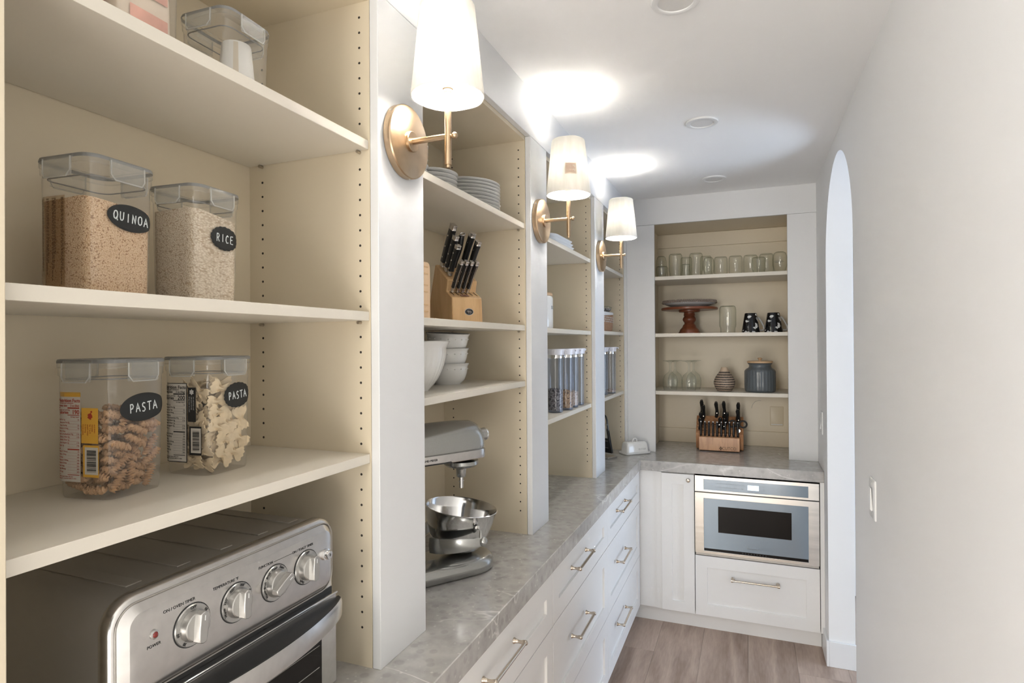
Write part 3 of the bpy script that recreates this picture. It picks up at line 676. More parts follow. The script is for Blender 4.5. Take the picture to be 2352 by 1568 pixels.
def chalk_label(t, W, h, word, w_, h_, u, z, scallop, tw, th_, rot=0.0):
    q = wall_w(W, h, z)
    def place(mb, off):
        mb.xf(TR(u, z, 0) @ RZ(rot)); return bend_to_wall(mb, q, q, 0.020, '+X', off)
    # fan-filled ellipse with rings so that it bends round the corner
    n = 72; rings = []
    for s in (0.02, 0.25, 0.5, 0.75, 0.93, 1.0):
        rg = []
        for j in range(n):
            a = 2*PI*j/n; k2 = 0.955+0.055*abs(math.sin(scallop*a/2)) if (scallop and s > 0.9) else 1.0
            rg.append((w_/2*s*k2*math.cos(a), h_/2*s*k2*math.sin(a), 0.0009 if s < 1 else 0.0002))
        rings.append(rg)
    o = obj('chalk_label', place(MB().loft(rings, True, False), 0.0006), 'chalkboard', t, smooth=60, label='black chalk label lettered %s in white' % word)
    obj('lettering', place(chalk_text(word, tw, th_), 0.0016), 'chalk', o)
def sheet(u0, u1, z0, z1, n=6, th=0.0):
    mb = MB(); vs = [(u0+(u1-u0)*i/n, z, th) for z in (z0, z1) for i in range(n+1)]
    return mb._add(vs, [(i, i+1, n+2+i, n+1+i) for i in range(n)])
def nutrition(t, W, h, z0, z1, u0, u1, ink, cal, border=None, top=None):
    q = wall_w(W, h, (z0+z1)/2)
    B = lambda mb, off: bend_to_wall(mb, q, q, 0.020, '-Y', off)
    if border: obj('label_border', B(sheet(u0-0.0015, u1+0.0015, z0-0.0015, z1+0.0015), 0.0007), border, t)
    if top: obj('label_border', B(sheet(u0, u1, z1, z1+0.007), 0.0009), top, t)
    o = obj('nutrition_label', B(sheet(u0, u1, z0, z1), 0.0011), 'paper', t, label='printed nutrition facts strip')
    pr = MB(); W_ = u1-u0; H = z1-z0; uc = (u0+u1)/2; z = z1
    def ln(a, b, dz, hh): pr.join(sheet(u0+W_*a, u0+W_*b, z1-H*dz-hh, z1-H*dz, 2))
    def tx(s, x, dz, size, al='LEFT', bold=0.0): pr.join(text(s, size, 0.0001, al, bold).xf(TR(u0+W_*x, z1-H*dz, 0)))
    tx('Nutrition Facts', 0.04, 0.045, W_*0.155, bold=0.00012)
    tx('2 servings per container', 0.04, 0.075, W_*0.07); tx('Serving size', 0.04, 0.105, W_*0.09, bold=0.00008); tx('2 oz (56g)', 0.96, 0.105, W_*0.09, 'RIGHT', 0.00008)
    ln(0.04, 0.96, 0.125, H*0.014); tx('Amount per serving', 0.04, 0.155, W_*0.065); tx('Calories', 0.04, 0.185, W_*0.14, bold=0.00012); tx(cal, 0.96, 0.182, W_*0.20, 'RIGHT', 0.00014)
    ln(0.04, 0.96, 0.212, H*0.007); tx('% Daily Value*', 0.96, 0.238, W_*0.06, 'RIGHT')
    rows = ['Total Fat 1g', '  Saturated Fat 0g', '  Trans Fat 0g', 'Cholesterol 0mg', 'Sodium 0mg', 'Total Carbohydrate 41g', '  Dietary Fiber 6g', '  Soluble Fiber 1g', '  Total Sugars 2g', 'Protein 7g']
    for i, rw in enumerate(rows):
        dz = 0.27+0.034*i; tx(rw, 0.04+0.03*(rw[0] == ' '), dz, W_*0.068); ln(0.04, 0.96, dz+0.015, 0.00022)
        if i % 3 != 1: tx('%d%%' % (1+i*2), 0.96, dz, W_*0.068, 'RIGHT')
    ln(0.04, 0.96, 0.612, H*0.014)
    for i, rw in enumerate(['Vitamin D 0mcg', 'Calcium 10mg', 'Iron 2mg', 'Potassium 150mg', 'Thiamin 0.2mg', 'Niacin 2mg', 'Folate 90mcg', 'Zinc 1mg']):
        dz = 0.645+0.034*i; tx(rw, 0.04, dz, W_*0.065); tx('%d%%' % (2+i*4), 0.96, dz, W_*0.065, 'RIGHT'); ln(0.04, 0.96, dz+0.014, 0.0002)
    ln(0.04, 0.96, 0.915, H*0.007); tx('* The % Daily Value tells you', 0.04, 0.94, W_*0.055); tx('how much a nutrient adds to a diet', 0.04, 0.962, W_*0.055)
    obj('print', B(pr, 0.0014), ink, o, smooth=0)
def barcode(t, W, h, z0, z1, u0, u1, border):
    q = wall_w(W, h, (z0+z1)/2); B = lambda mb, off: bend_to_wall(mb, q, q, 0.020, '-Y', off)
    o = obj('barcode_label', B(sheet(u0, u1, z0, z1), 0.0008), border, t)
    obj('panel', B(sheet(u0+0.0035, u1-0.001, z0+0.004, z1-0.003), 0.0011), 'paper', o)
    pr = MB(); rnd = random.Random(3); z = z0+0.008
    while z < z1-0.008:
        hh = rnd.choice((0.0005, 0.0009, 0.0014)); pr.join(sheet(u0+0.0075, u1-0.004, z, z+hh, 2)); z += hh+rnd.choice((0.0005, 0.0008, 0.0012))
    obj('print', B(pr, 0.0014), 'ink_black', o, smooth=0)
S1a, S1b, S1c = 2.033, 1.676, 1.380
CW = 0.106
CH = 0.208
qc = make_container('food_container', 'clear clip lid container of quinoa with a black chalk label', (-0.9255, 0.612, S1b+0.0004), math.radians(4), CW+0.003, CH)
chalk_label(qc, CW+0.003, CH, 'QUINOA', 0.076, 0.040, 0.010, 0.124, 0, 0.060, 0.0135, -0.05)
st = obj('clear_sticker', bend_to_wall(sheet(-0.046, 0.006, 0.018, 0.150), wall_w(CW+0.003, CH, 0.09), 0, 0.02, '-Y', 0.0009), 'sticker_clear', qc, label='see-through brown cooking directions sticker')
pr = MB()
rnd = random.Random(5)
for (u, zlen, nl) in ((-0.041, 0.124, 2), (-0.030, 0.11, 2), (-0.019, 0.118, 3), (-0.001, 0.124, 2)):
    for kk in range(nl):
        z = 0.147
        while z > 0.147-zlen*(1-0.15*kk):
            l = rnd.uniform(0.002, 0.006); pr.join(sheet(u+kk*0.0026, u+kk*0.0026+0.0016, z-l, z, 1)); z -= l+0.0012
obj('print', bend_to_wall(pr, wall_w(CW+0.003, CH, 0.09), 0, 0.02, '-Y', 0.0013), 'ink_brown', st, smooth=0)
rc = make_container('food_container', 'clear clip lid container of white rice with a scalloped black chalk label', (-0.9245, 0.785, S1b+0.0004), math.radians(4), CW, CH)
chalk_label(rc, CW, CH, 'RICE', 0.064, 0.043, 0.012, 0.122, 18, 0.042, 0.014, -0.03)
p1 = make_container('food_container', 'clear container of spiral pasta with a smooth oval chalk label', (-0.926, 0.634, S1c+0.0004), math.radians(7), CW, CH)
chalk_label(p1, CW, CH, 'PASTA', 0.082, 0.043, 0.006, 0.133, 0, 0.052, 0.0135, 0.06)
nutrition(p1, CW, CH, 0.026, 0.152, -0.046, 0.000, 'ink_red', '190', None, 'paper_yellow')
o = obj('yellow_label', bend_to_wall(sheet(0.002, 0.033, 0.084, 0.136), wall_w(CW, CH, 0.11), 0, 0.02, '-Y', 0.0009), 'paper_yellow', p1)
pr = MB()
for i in range(6):
    pr.join(text(['Cook pasta', 'in boiling', 'salted water', 'for 7 to 9', 'minutes', 'and drain'][i], 0.0034, 0.0001, 'LEFT').xf(TR(0.0055+0.0043*i, 0.112, 0) @ RZ(-PI/2)))
blob = MB()
for a in range(24): pass
pr.join(MB().prism([(0.0185+0.0042*math.cos(a*PI/8)*(1+0.25*math.sin(3*a)), 0.124+0.0046*math.sin(a*PI/8)*(1+0.2*math.cos(2*a)), ) for a in range(16)], 'Z', 0, 0.0001))
pr.join(MB().prism([(0.021+0.0016*math.cos(a*PI/5), 0.1305+0.0016*math.sin(a*PI/5)) for a in range(10)], 'Z', 0, 0.0001))
obj('print', bend_to_wall(pr, wall_w(CW, CH, 0.11), 0, 0.02, '-Y', 0.0013), 'ink_red', o, smooth=0)
barcode(p1, CW, CH, 0.034, 0.081, 0.004, 0.033, 'paper_yellow')
p2 = make_container('food_container', 'clear container of bow tie pasta with a scalloped chalk label', (-0.9225, 0.809, S1c+0.0004), math.radians(5), CW, CH)
chalk_label(p2, CW, CH, 'PASTA', 0.066, 0.046, 0.012, 0.137, 20, 0.046, 0.0135, 0.08)
nutrition(p2, CW, CH, 0.024, 0.160, -0.053, 0.002, 'ink_black', '200', 'ink_black')
o = obj('black_label', bend_to_wall(sheet(0.006, 0.023, 0.094, 0.154), wall_w(CW, CH, 0.12), 0, 0.02, '-Y', 0.0009), 'ink_black', p2)
pr = MB()
for i in range(3): pr.join(text(['Bring water to a boil', 'add pasta and salt', 'stir and drain well'][i], 0.0032, 0.0001, 'LEFT').xf(TR(0.0095+0.0045*i, 0.138, 0) @ RZ(-PI/2)))
pr.join(MB().prism([(0.0145+0.0036*math.cos(a*PI/6)*(1+0.5*(a % 2)), 0.146+0.0036*math.sin(a*PI/6)*(1+0.5*(a % 2))) for a in range(12)], 'Z', 0, 0.0001))
obj('print', bend_to_wall(pr, wall_w(CW, CH, 0.12), 0, 0.02, '-Y', 0.0013), 'light_grey', o, smooth=0)
barcode(p2, CW, CH, 0.036, 0.086, 0.008, 0.034, 'ink_black')
e1 = make_container('food_container', 'empty looking low clear container on the top shelf holding a white scoop', (-0.855, 0.790, S1a+0.0004), math.radians(2), CW, 0.140)
cup = thing('measuring_scoop', 'white scoop standing inside the low clear container on the top shelf', 'scoop', (-0.842, 0.800, S1a+0.0055))
obj('cup', MB().lathe([(0.0325, 0), (0.0330, 0.0015), (0.0245, 0.098), (0.0235, 0.100), (0.0001, 0.100)], 32), 'scoop_white', cup)
obj('stripe', shade_patch(0, 0.001, 0, 0.001, 0) if False else MB().loft([[(r*math.cos(a), r*math.sin(a), z) for a in (-0.95, -0.80, -0.65)] for r, z in ((0.0335, 0.002), (0.0250, 0.097))], False, False, False), 'tan_stripe', cup)
e2 = make_container('food_container', 'clear container with a pink printed bag at the top left edge', (-0.850, 0.604, S1a+0.0004), math.radians(2), CW, 0.190)
bag = MB().loft([rring(0.086, 0.086, 0.016, 0.0), rring(0.090, 0.090, 0.016, 0.02), rring(0.088, 0.086, 0.016, 0.09), rring(0.080, 0.050, 0.012, 0.13), rring(0.076, 0.010, 0.004, 0.15)])
b = thing('snack_bag', 'cream and pink printed bag inside the container at the top left', 'bag', (-0.850, 0.604, S1a+0.0045), math.radians(2))
obj('pouch', bag, 'cream_paper', b)
pr = MB()
for z0 in (0.03, 0.075): pr.join(bend_to_wall(sheet(-0.03, 0.03, z0, z0+0.022), 0.092, 0, 0.016, '+X', 0.0008))
pr.join(bend_to_wall(sheet(-0.04, 0.02, 0.02, 0.085), 0.092, 0, 0.016, '-Y', 0.0008))
obj('print', pr, 'pink_paper', b)
# contents
def fill(name, label, t, W, z1, dz, m, cat):
    q = W*0.94; n = 5
    rings = [rring(q*0.94, q*0.94, 0.017, 0.004), rring(q*0.985, q*0.985, 0.018, 0.012)]
    zt = z1
    rings.append([(x*1.01, y*1.01, zt+dz*(y/q)*2+0.002*math.sin(60*x)) for x, y in rrect(q, q, 0.018)])
    for s in (0.85, 0.55, 0.25, 0.02): rings.append([(x*s, y*s, zt+dz*(y*s/q)*2+0.004*(1-s)+0.0012*math.sin(90*x*s+1)) for x, y in rrect(q, q, 0.018)])
    o = obj(name, MB().loft(rings), m, None, smooth=60); o.location = t.location; o.rotation_euler = t.rotation_euler
    tag(o, label, cat, None, 'stuff')
fill('quinoa_grains', 'pale tan quinoa filling two thirds of its container', qc, CW+0.003, 0.142, -0.004, 'quinoa', 'quinoa')
fill('rice_grains', 'white rice grains filling most of its container', rc, CW, 0.160, -0.006, 'rice', 'rice')
def rotini_mesh():
    mb = MB(); n = 12; m = 40; L = 0.036; rings = []
    for i in range(m+1):
        t = i/m; x = (t-0.5)*L; ph = t*2*PI*4.2
        k2 = min(1, 6*t, 6*(1-t))*0.25+0.75
        rings.append([(x, k2*(0.0043+0.0024*math.cos(2*(a-ph)))*math.cos(a)+0.0008*math.sin(ph), k2*(0.0043+0.0024*math.cos(2*(a-ph)))*math.sin(a)+0.0008*math.cos(ph)) for a in [2*PI*j/n for j in range(n)]])
    return mesh('rotini', mb.loft(rings), 'pasta_tan', 70)
def farfalle_mesh():
    nx, ny = 15, 8; L, Wd = 0.040, 0.027
    def pt(i, j, s):
        u = i/(nx-1)*2-1; v = j/(ny-1)*2-1
        w_ = 0.38+0.62*min(1, abs(u)*1.5)
        x = u*L/2
        if i in (0, nx-1): x += (0.0022 if j % 2 else -0.0010)*(1 if u > 0 else -1)
        y = v*Wd/2*w_
        pin = math.exp(-(u*3)**2)
        z = 0.0045*pin*math.cos(v*PI*1.5)+0.0030*(1-pin)*math.sin(v*2.2+u)+s
        return (x, y, z)
    mb = MB(); top = [pt(i, j, 0.0008) for i in range(nx) for j in range(ny)]; bot = [pt(i, j, -0.0008) for i in range(nx) for j in range(ny)]
    fs = []; N_ = nx*ny
    for i in range(nx-1):
        for j in range(ny-1):
            a = i*ny+j; fs += [(a, a+1, a+ny+1, a+ny), (N_+a, N_+a+ny, N_+a+ny+1, N_+a+1)]
    for i in range(nx-1):
        for j in (0, ny-1): a = i*ny+j; fs.append((a, a+ny, N_+a+ny, N_+a))
    for j in range(ny-1):
        for i in (0, nx-1): a = i*ny+j; fs.append((a, a+1, N_+a+1, N_+a))
    return mesh('farfalle', mb._add(top+bot, fs), 'pasta_cream', 60)
def pour(name, me, t, W, ztop, label, group, n, half, rad, seed, flat=False):
    """pieces packed without sinking into each other: first against the two walls in view, then the inside"""
    import numpy as np
    rnd = random.Random(seed); inner = W*0.952/2-0.0008; cloud = np.zeros((0, 3)); pts = []
    ts = np.linspace(-1, 1, 7)[:, None]
    for attempt in range(9000):
        if len(pts) >= n: break
        mode = 0 if attempt < 3000 else (1 if attempt < 6000 else 2)
        depth = 0.0 if mode < 2 and rnd.random() < 0.6 else rnd.uniform(0, 0.012)
        roll = rnd.uniform(0, 6)
        if mode < 2:
            tilt = rnd.gauss(0, 0.55); u = rnd.uniform(-1, 1)*(inner-abs(math.cos(tilt))*half-rad)
            yaw = (PI/2 if mode == 0 else 0.0)+rnd.gauss(0, 0.08)
            off = inner-(0.0058 if flat else rad)-depth
            x, y = (off, u) if mode == 0 else (u, -off)
            if flat: roll = PI/2+rnd.gauss(0, 0.12)
        else:
            tilt = rnd.gauss(0, 0.35); yaw = rnd.uniform(0, PI); m_ = inner-0.016
            x = rnd.uniform(-m_, m_)*0.75; y = rnd.uniform(-m_, m_)*0.75
            if flat: roll = rnd.gauss(0, 0.4)
        lo = 0.004+rad+abs(math.sin(tilt))*half+(0.006 if flat else 0)
        hi = ztop-rad-abs(math.sin(tilt))*half*0.5+0.008*math.sin(40*x+1)*math.cos(45*y)
        z = lo+(hi-lo)*rnd.random()
        R = RZ(yaw) @ RY(tilt); d = R @ Vector((1, 0, 0))
        P = np.array((x, y, z))[None, :]+ts*np.array(d)[None, :]*half
        if abs(P[:, 0]).max() > inner-0.003 or abs(P[:, 1]).max() > inner-0.003: continue
        if len(cloud) and ((cloud[:, None, :]-P[None])**2).sum(2).min() < (1.62*rad)**2: continue
        cloud = np.concatenate([cloud, P]); pts.append((x, y, z, yaw, tilt, roll))
    base = Matrix.Translation(t.location) @ RZ(t.rotation_euler.z)
    for (x, y, z, yaw, tilt, roll) in pts:
        o = bpy.data.objects.new(name, me); C.objects.link(o)
        o.matrix_world = base @ TR(x, y, z) @ RZ(yaw) @ RY(tilt) @ RX(roll)
        tag(o, label, 'pasta', group)
pour('rotini_pasta', rotini_mesh(), p1, CW, 0.132, 'tan ridged spiral pasta piece in the container with the oval label', 'spiral pasta in its container', 200, 0.017, 0.0057, 11)
pour('farfalle_pasta', farfalle_mesh(), p2, CW, 0.160, 'cream bow tie pasta piece in the container with the scalloped label', 'bow tie pasta in its container', 190, 0.018, 0.0055, 12, True)

# ------------------------------------------------------------------ toaster oven
t = thing('toaster_oven', 'stainless steel countertop toaster oven with four knobs on the near counter', 'toaster oven', (-0.757, 0.732, ZC), PI/2)
OW, OH = 0.440, 0.344
def orr(w_, z0, z1, r, y, cx=0.0):
    return [(x, y, z) for x, z in rrect(w_, z1-z0, r, 7, cx, (z0+z1)/2)]
obj('body', MB().loft([orr(OW-0.010, 0.014, OH-0.006, 0.035, 0.020), orr(OW-0.010, 0.014, OH-0.006, 0.035, 0.270), orr(OW-0.03, 0.024, OH-0.016, 0.03, 0.276)]), 'steel_dark', t)
bz = MB().loft([orr(OW-0.004, 0.014, OH-0.002, 0.038, 0.024), orr(OW, 0.012, OH, 0.040, 0.020), orr(OW, 0.012, OH, 0.040, 0.008), orr(OW-0.004, 0.014, OH-0.002, 0.038, 0.003), orr(OW-0.016, 0.02, OH-0.008, 0.033, 0.0)])
obj('front_bezel', bz, 'steel', t, smooth=50)
rb = MB()
for xx in (-0.15, -0.07, 0.01, 0.09, 0.165): rb.join(MB().box(xx-0.012, xx+0.012, 0.05, 0.25, OH-0.0065, OH-0.0045))
obj('top_ribs', rb, 'steel_dark', t, 0.001)
cp = obj('control_panel', MB().loft([orr(0.424, 0.207, 0.334, 0.030, 0.0005), orr(0.418, 0.210, 0.331, 0.028, -0.0020), orr(0.398, 0.219, 0.322, 0.018, -0.0095), orr(0.390, 0.223, 0.318, 0.015, -0.0102)]), 'steel', t, smooth=25)
KX = [-0.107, -0.027, 0.054, 0.130]
kt = ['ON / OVEN TIMER', 'TEMPERATURE \u00b0F', 'FUNCTION', 'ON / TOAST TIMER']
dial = [[('OFF', 90), ('10', 35), ('60', 190), ('30', 235)], [('Warm', 195), ('250\u00b0', 155), ('300\u00b0', 115), ('350\u00b0', 70), ('450', 20)],
        [('Warm', 205), ('Broil', 170), ('Broil', 135), ('Toast', 100), ('Bake', 60)], [('OFF', 90), ('Dark', 235), ('Light', 20)]]
krot = [0.0, 0.0, 0.0, 0.0]
ktilt = [math.radians(a) for a in (-5, -2, -62, -2)]
FY = -0.0103
for i, x in enumerate(KX):
    ym = RX(PI/2)
    d = obj('dial_plate', MB().lathe([(0.0295, 0), (0.0295, 0.0012), (0.0285, 0.0030), (0.0001, 0.0032)], 40).xf(TR(x, FY, 0.2725) @ ym), 'knob_silver', t, smooth=25)
    obj('dial_ring', MB().tube([(x+0.0300*math.cos(2*PI*k2/36), FY-0.0004, 0.2725+0.0300*math.sin(2*PI*k2/36)) for k2 in range(36)], 0.0008, 6, True), 'ink_black', d)
    pr = MB()
    for s, a in dial[i]:
        a = math.radians(a); pr.join(text(s, 0.0058, 0.0002, bold=0.0001).xf(TR(x+0.0255*math.cos(a), FY-0.0035, 0.2725+0.0255*math.sin(a)) @ RX(PI/2) @ RZ(a-PI/2)))
    obj('dial_print', pr, 'ink_black', d, smooth=0)
    kn = obj('knob', MB().lathe([(0.0225, 0.0032), (0.0225, 0.006), (0.0205, 0.0125), (0.0190, 0.0135), (0.0001, 0.0138)], 40).xf(TR(x, FY, 0.2725) @ ym), 'knob_silver', t, smooth=25)
    gr = MB().loft([[(px*(1-0.12*q), -(0.0120+0.0125*q), pz) for px, pz in ((-0.0072, -0.020), (-0.0082, 0), (-0.0072, 0.020), (0, 0.0222), (0.0072, 0.020), (0.0082, 0), (0.0072, -0.020), (0, -0.0222))] for q in (0, 1)])
    obj('grip', gr.xf(TR(x, FY, 0.2725) @ RY(-ktilt[i])), 'knob_silver', kn, 0.0012, smooth=25)
    obj('pointer', MB().box(-0.0005, 0.0005, -0.0250, -0.0244, 0.010, 0.017).xf(TR(x, FY, 0.2725) @ RY(-ktilt[i])), 'plastic_white', kn)
pr = MB()
for i, x in enumerate(KX):
    pr.join(text(kt[i], 0.0062, 0.0002).xf(TR(x-0.020+(0.012 if i == 3 else 0), FY-0.0002, 0.3085) @ RX(PI/2)))
pr.join(text('POWER', 0.0058, 0.0002).xf(TR(-0.166, FY-0.0002, 0.2705) @ RX(PI/2)))
pr.join(MB().box(0.052, 0.095, FY-0.0003, FY, 0.3080, 0.3085))
obj('panel_print', pr, 'ink_black', cp, smooth=0)
bt = obj('start_button', MB().lathe([(0.0105, 0), (0.0105, 0.003), (0.0080, 0.0035), (0.0080, 0.009), (0.0072, 0.0105), (0.0001, 0.0108)], 24).xf(TR(0.1835, FY, 0.2775) @ RX(PI/2)), 'steel_bright', t, smooth=30)
obj('button_mark', text('0', 0.0075, 0.0003).xf(TR(0.1835, FY-0.0110, 0.2775) @ RX(PI/2)), 'ink_black', bt, smooth=0)
pl = obj('power_light', MB().lathe([(0.0062, 0), (0.0062, 0.002), (0.0045, 0.003), (0.0001, 0.003)], 20).xf(TR(-0.166, FY, 0.2855) @ RX(PI/2)), 'knob_silver', t)
obj('lens', MB().ball((-0.166, FY-0.0030, 0.2855), 0.0040, 14, 8, 1, 0.5, 1), 'red_lamp', pl)
# door
obj('panel_groove', MB().tube([(x, -0.0012, z) for x, z in rrect(0.425, 0.128, 0.030, 8, 0, 0.2705)], 0.0011, 6, True), 'steel_dark', cp)
obj('door_gap', MB().box(-0.212, 0.212, -0.0010, 0.002, 0.196, 0.206), 'black_plastic', t)
dr = obj('door', MB().box(-0.213, 0.213, -0.012, 0.001, 0.024, 0.196), 'steel', t, 0.003)
obj('door_lip', MB().box(-0.213, 0.213, -0.0145, -0.001, 0.1945, 0.1985), 'steel_bright', dr, 0.001)
obj('glass', MB().box(-0.168, 0.168, -0.0135, -0.0115, 0.040, 0.178), 'black_glass', dr, 0.001)
n = 28
def bow(x): return -0.014-0.040*max(0, 1-(x/0.222)**2)**0.8
xs = [-0.220+0.440*i/n for i in range(n+1)]
rings = [[(x, -0.010, 0.186), (x, bow(x), 0.184), (x, bow(x)-0.003, 0.176), (x, bow(x)-0.002, 0.150), (x, bow(x)+0.005, 0.147), (x, bow(x)+0.006, 0.172), (x, -0.010, 0.172)] for x in xs]
hh = obj('handle', MB().loft(rings), 'black_plastic', dr, smooth=40)
rings = [[(x, bow(x)-0.0012, 0.183), (x, bow(x)-0.0042, 0.176), (x, bow(x)-0.0032, 0.1495), (x, bow(x)-0.0015, 0.150)] for x in xs]
obj('handle_front', MB().loft(rings), 'steel', hh, smooth=40)
rk = MB()
for z in (0.075, 0.115): rk.cyl((-0.16, -0.0138, z), (0.16, -0.0138, z+0.002), 0.0007, n=6)
obj('rack_wires', rk, 'steel_dark', dr)['kind'] = 'stuff'
vs_ = MB()
for yy, k0 in ((0.055, 5), (0.110, 7), (0.175, 5)):
    for kz in range(k0): vs_.prism([(yy, 0.195-0.024*kz), (yy+0.038, 0.189-0.024*kz), (yy+0.038, 0.183-0.024*kz), (yy, 0.183-0.024*kz)], 'X', -OW/2+0.0005, -OW/2+0.0060)
obj('side_louvres', vs_, 'steel', t, 0.0008)
ft = MB()
for x in (-0.19, 0.19):
    for y in (0.03, 0.24): ft.lathe([(0.012, 0), (0.012, 0.016)], 14, (x, y, 0))
obj('feet', ft, 'black_rubber', t)
# ------------------------------------------------------------------ crockery of the second bay
def plate_mesh(r, h=0.018):
    p = [(0.0001, 0.002), (r*0.50, 0.002), (r*0.52, 0.0), (r*0.57, 0.0), (r*0.62, 0.004), (r*0.80, h*0.55), (r*0.985, h*0.86), (r, h*0.95), (r*0.99, h), (r*0.97, h), (r*0.78, h*0.72), (r*0.60, 0.006), (0.0001, 0.0048)]
    return mesh('plate', MB().lathe(p, 48), 'china', 50)
def stack(name, me, cx, cy, z, n, dz, labels, group, cat, seed):
    rnd = random.Random(seed)
    for i in range(n):
        o = bpy.data.objects.new(name, me); C.objects.link(o)
        o.location = (cx+rnd.uniform(-0.0012, 0.0012), cy+rnd.uniform(-0.0012, 0.0012), z+0.0003+dz*i); o.rotation_euler = (0, 0, rnd.uniform(0, 6))
        pos = 'topmost' if i == n-1 else ('lowest' if i == 0 else ORD[i]+' from the bottom')
        tag(o, labels % pos, cat, group)
ORD = ['first', 'second', 'third', 'fourth', 'fifth', 'sixth', 'seventh', 'eighth', 'ninth', 'tenth']
zs = 2.0325
stack('dinner_plate', plate_mesh(0.124), -0.892, 1.806, zs, 9, 0.0112, 'white dinner plate, %s in the wide plate stack', 'wide stack of dinner plates', 'plate', 1)
stack('side_plate', plate_mesh(0.080, 0.016), -0.875, 1.552, zs, 6, 0.0125, 'white side plate, %s in the small plate stack', 'small stack of side plates', 'plate', 2)
def bowl_prof(r, h, rb, t=0.0035, flare=0.004, ex=0.75):
    out = [(0.0001, 0.0015), (rb*0.8, 0.0015), (rb*0.86, 0), (rb, 0), (rb*1.02, 0.003)]
    for k2 in range(1, 9):
        s = k2/8; out.append((rb+(r-flare-rb)*math.sin(s*PI/2)**ex, 0.003+(h*0.86-0.003)*s))
    out += [(r-flare*0.4, h*0.93), (r, h*0.985), (r-0.001, h), (r-t, h*0.995), (r-flare-t, h*0.90)]
    for k2 in range(7, -1, -1):
        s = k2/8; out.append((max(0.0001, rb+(r-flare-rb)*math.sin(s*PI/2)**ex-t), 0.003+t+(h*0.86-0.003)*s))
    out.append((0.0001, 0.003+t)); return out
soup = mesh('bowl', MB().lathe([(0.0001, 0.0015), (0.026, 0.0), (0.030, 0.003), (0.048, 0.020), (0.063, 0.037), (0.066, 0.041), (0.0655, 0.0425), (0.063, 0.0420), (0.046, 0.0245), (0.028, 0.0075), (0.0001, 0.005)], 40), 'china', 50)
stack('cereal_bowl', soup, -0.865, 1.388, zs, 5, 0.017, 'white cereal bowl, %s in the stack behind the nearest sconce', 'cereal bowl stack', 'bowl', 3)
zs = 1.476
ram = MB().lathe(bowl_prof(0.073, 0.068, 0.045, 0.004, 0.005, 0.55), 56)
ramm = mesh('serving_bowl', ram, 'china', 50)
for i, (z, tx, ty, lb_) in enumerate(((zs, 0, 0, 'lowest of three stacked white embossed bowls'), (zs+0.050, 0.02, 0.01, 'middle one of three stacked white embossed bowls'), (zs+0.100, 0.03, 0.07, 'tilted topmost of three stacked white embossed bowls'))):
    o = thing('small_bowl', lb_, 'bowl', (-0.928, 1.748, z+0.0004), 0.7*i, 'three stacked embossed bowls')
    o.rotation_euler = (tx, ty, 0.0)
    obj('shell', None, None, o, me=ramm)
    em = MB()
    for k2 in range(18):
        a = 2*PI*k2/18; em.ball((0.0672*math.cos(a), 0.0672*math.sin(a), 0.0500), 0.0030, 8, 6, 1, 1, 0.7)
    e = obj('embossed_beads', em, 'china', o); e['kind'] = 'stuff'
bb_ = thing('mixing_bowl', 'large white ribbed mixing bowl partly hidden by the pilaster', 'bowl', (-0.890, 1.455, zs+0.0003))
n = 120; rings = []
for r, z in bowl_prof(0.112, 0.140, 0.052, 0.005, 0.010):
    k2 = 0.0012 if 0.02 < z < 0.115 else 0.0
    rings.append([((r+k2*math.cos(36*a))*math.cos(a), (r+k2*math.cos(36*a))*math.sin(a), z) for a in [2*PI*j/n for j in range(n)]])
obj('shell', MB().loft(rings, False, False), 'china', bb_, smooth=50)
# ------------------------------------------------------------------ pale wooden rack and knife block
zs = 1.6727
rk = thing('wooden_rack', 'pale wooden slotted rack behind the first pilaster', 'rack', (-0.850, 1.345, zs+0.0003))
prof = [(-0.055, 0), (0.052, 0), (0.052, 0.138), (0.048, 0.148), (0.040, 0.152), (-0.055, 0.152)]
obj('frame', MB().prism([(y, z) for y, z in prof], 'X', -0.06, 0.060), 'beech_pale', rk, 0.003)
for z in (0.018, 0.036, 0.070, 0.088, 0.118, 0.136):
    obj('groove', MB().prism([(-0.03, z), (0.036, z+0.001), (0.038, z+0.004), (0.036, z+0.0045), (-0.03, z+0.0035)], 'X', 0.0602, 0.0614), 'beech', rk)
KBA = math.radians(53.5)
kbk = thing('knife_block', 'light wooden two tier knife block in the second bay', 'knife block', (-0.790, 1.625, zs+0.0003), KBA)
pr_ = [(0, 0), (0.002, 0.04), (0.005, 0.075), (0.044, 0.096), (0.034, 0.130), (0.120, 0.186), (0.127, 0.184), (0.195, 0.0)]
obj('block', MB().prism(pr_, 'X', -0.051, 0.051), 'beech', kbk, 0.003)
sl = MB()
for x in (-0.040, -0.024, -0.008, 0.008, 0.024, 0.040): sl.box(x-0.0008, x+0.0008, 0, 0.030, -0.0002, 0.0006)
obj('slots', sl.xf(TR(0, 0.0145, 0.0825) @ RX(math.atan2(0.020, 0.044))), 'dark_slot', kbk)['kind'] = 'stuff'
obj('stage_slot', MB().box(-0.014, 0.014, -0.005, 0.005, 0.0, 0.0008).xf(TR(-0.005, 0.0125, 0.0815) @ RX(math.atan2(0.020, 0.044))), 'mahogany', kbk)
em = obj('emblem', MB().prism([(0.0150*math.cos(2*PI*k2/32), 0.0105*math.sin(2*PI*k2/32)) for k2 in range(32)], 'Z', -0.0005, 0.0012).xf(face_frame((0.004, 0.0015, 0.032), (1, 0, 0), (0, -1, 0))), 'steel', kbk)
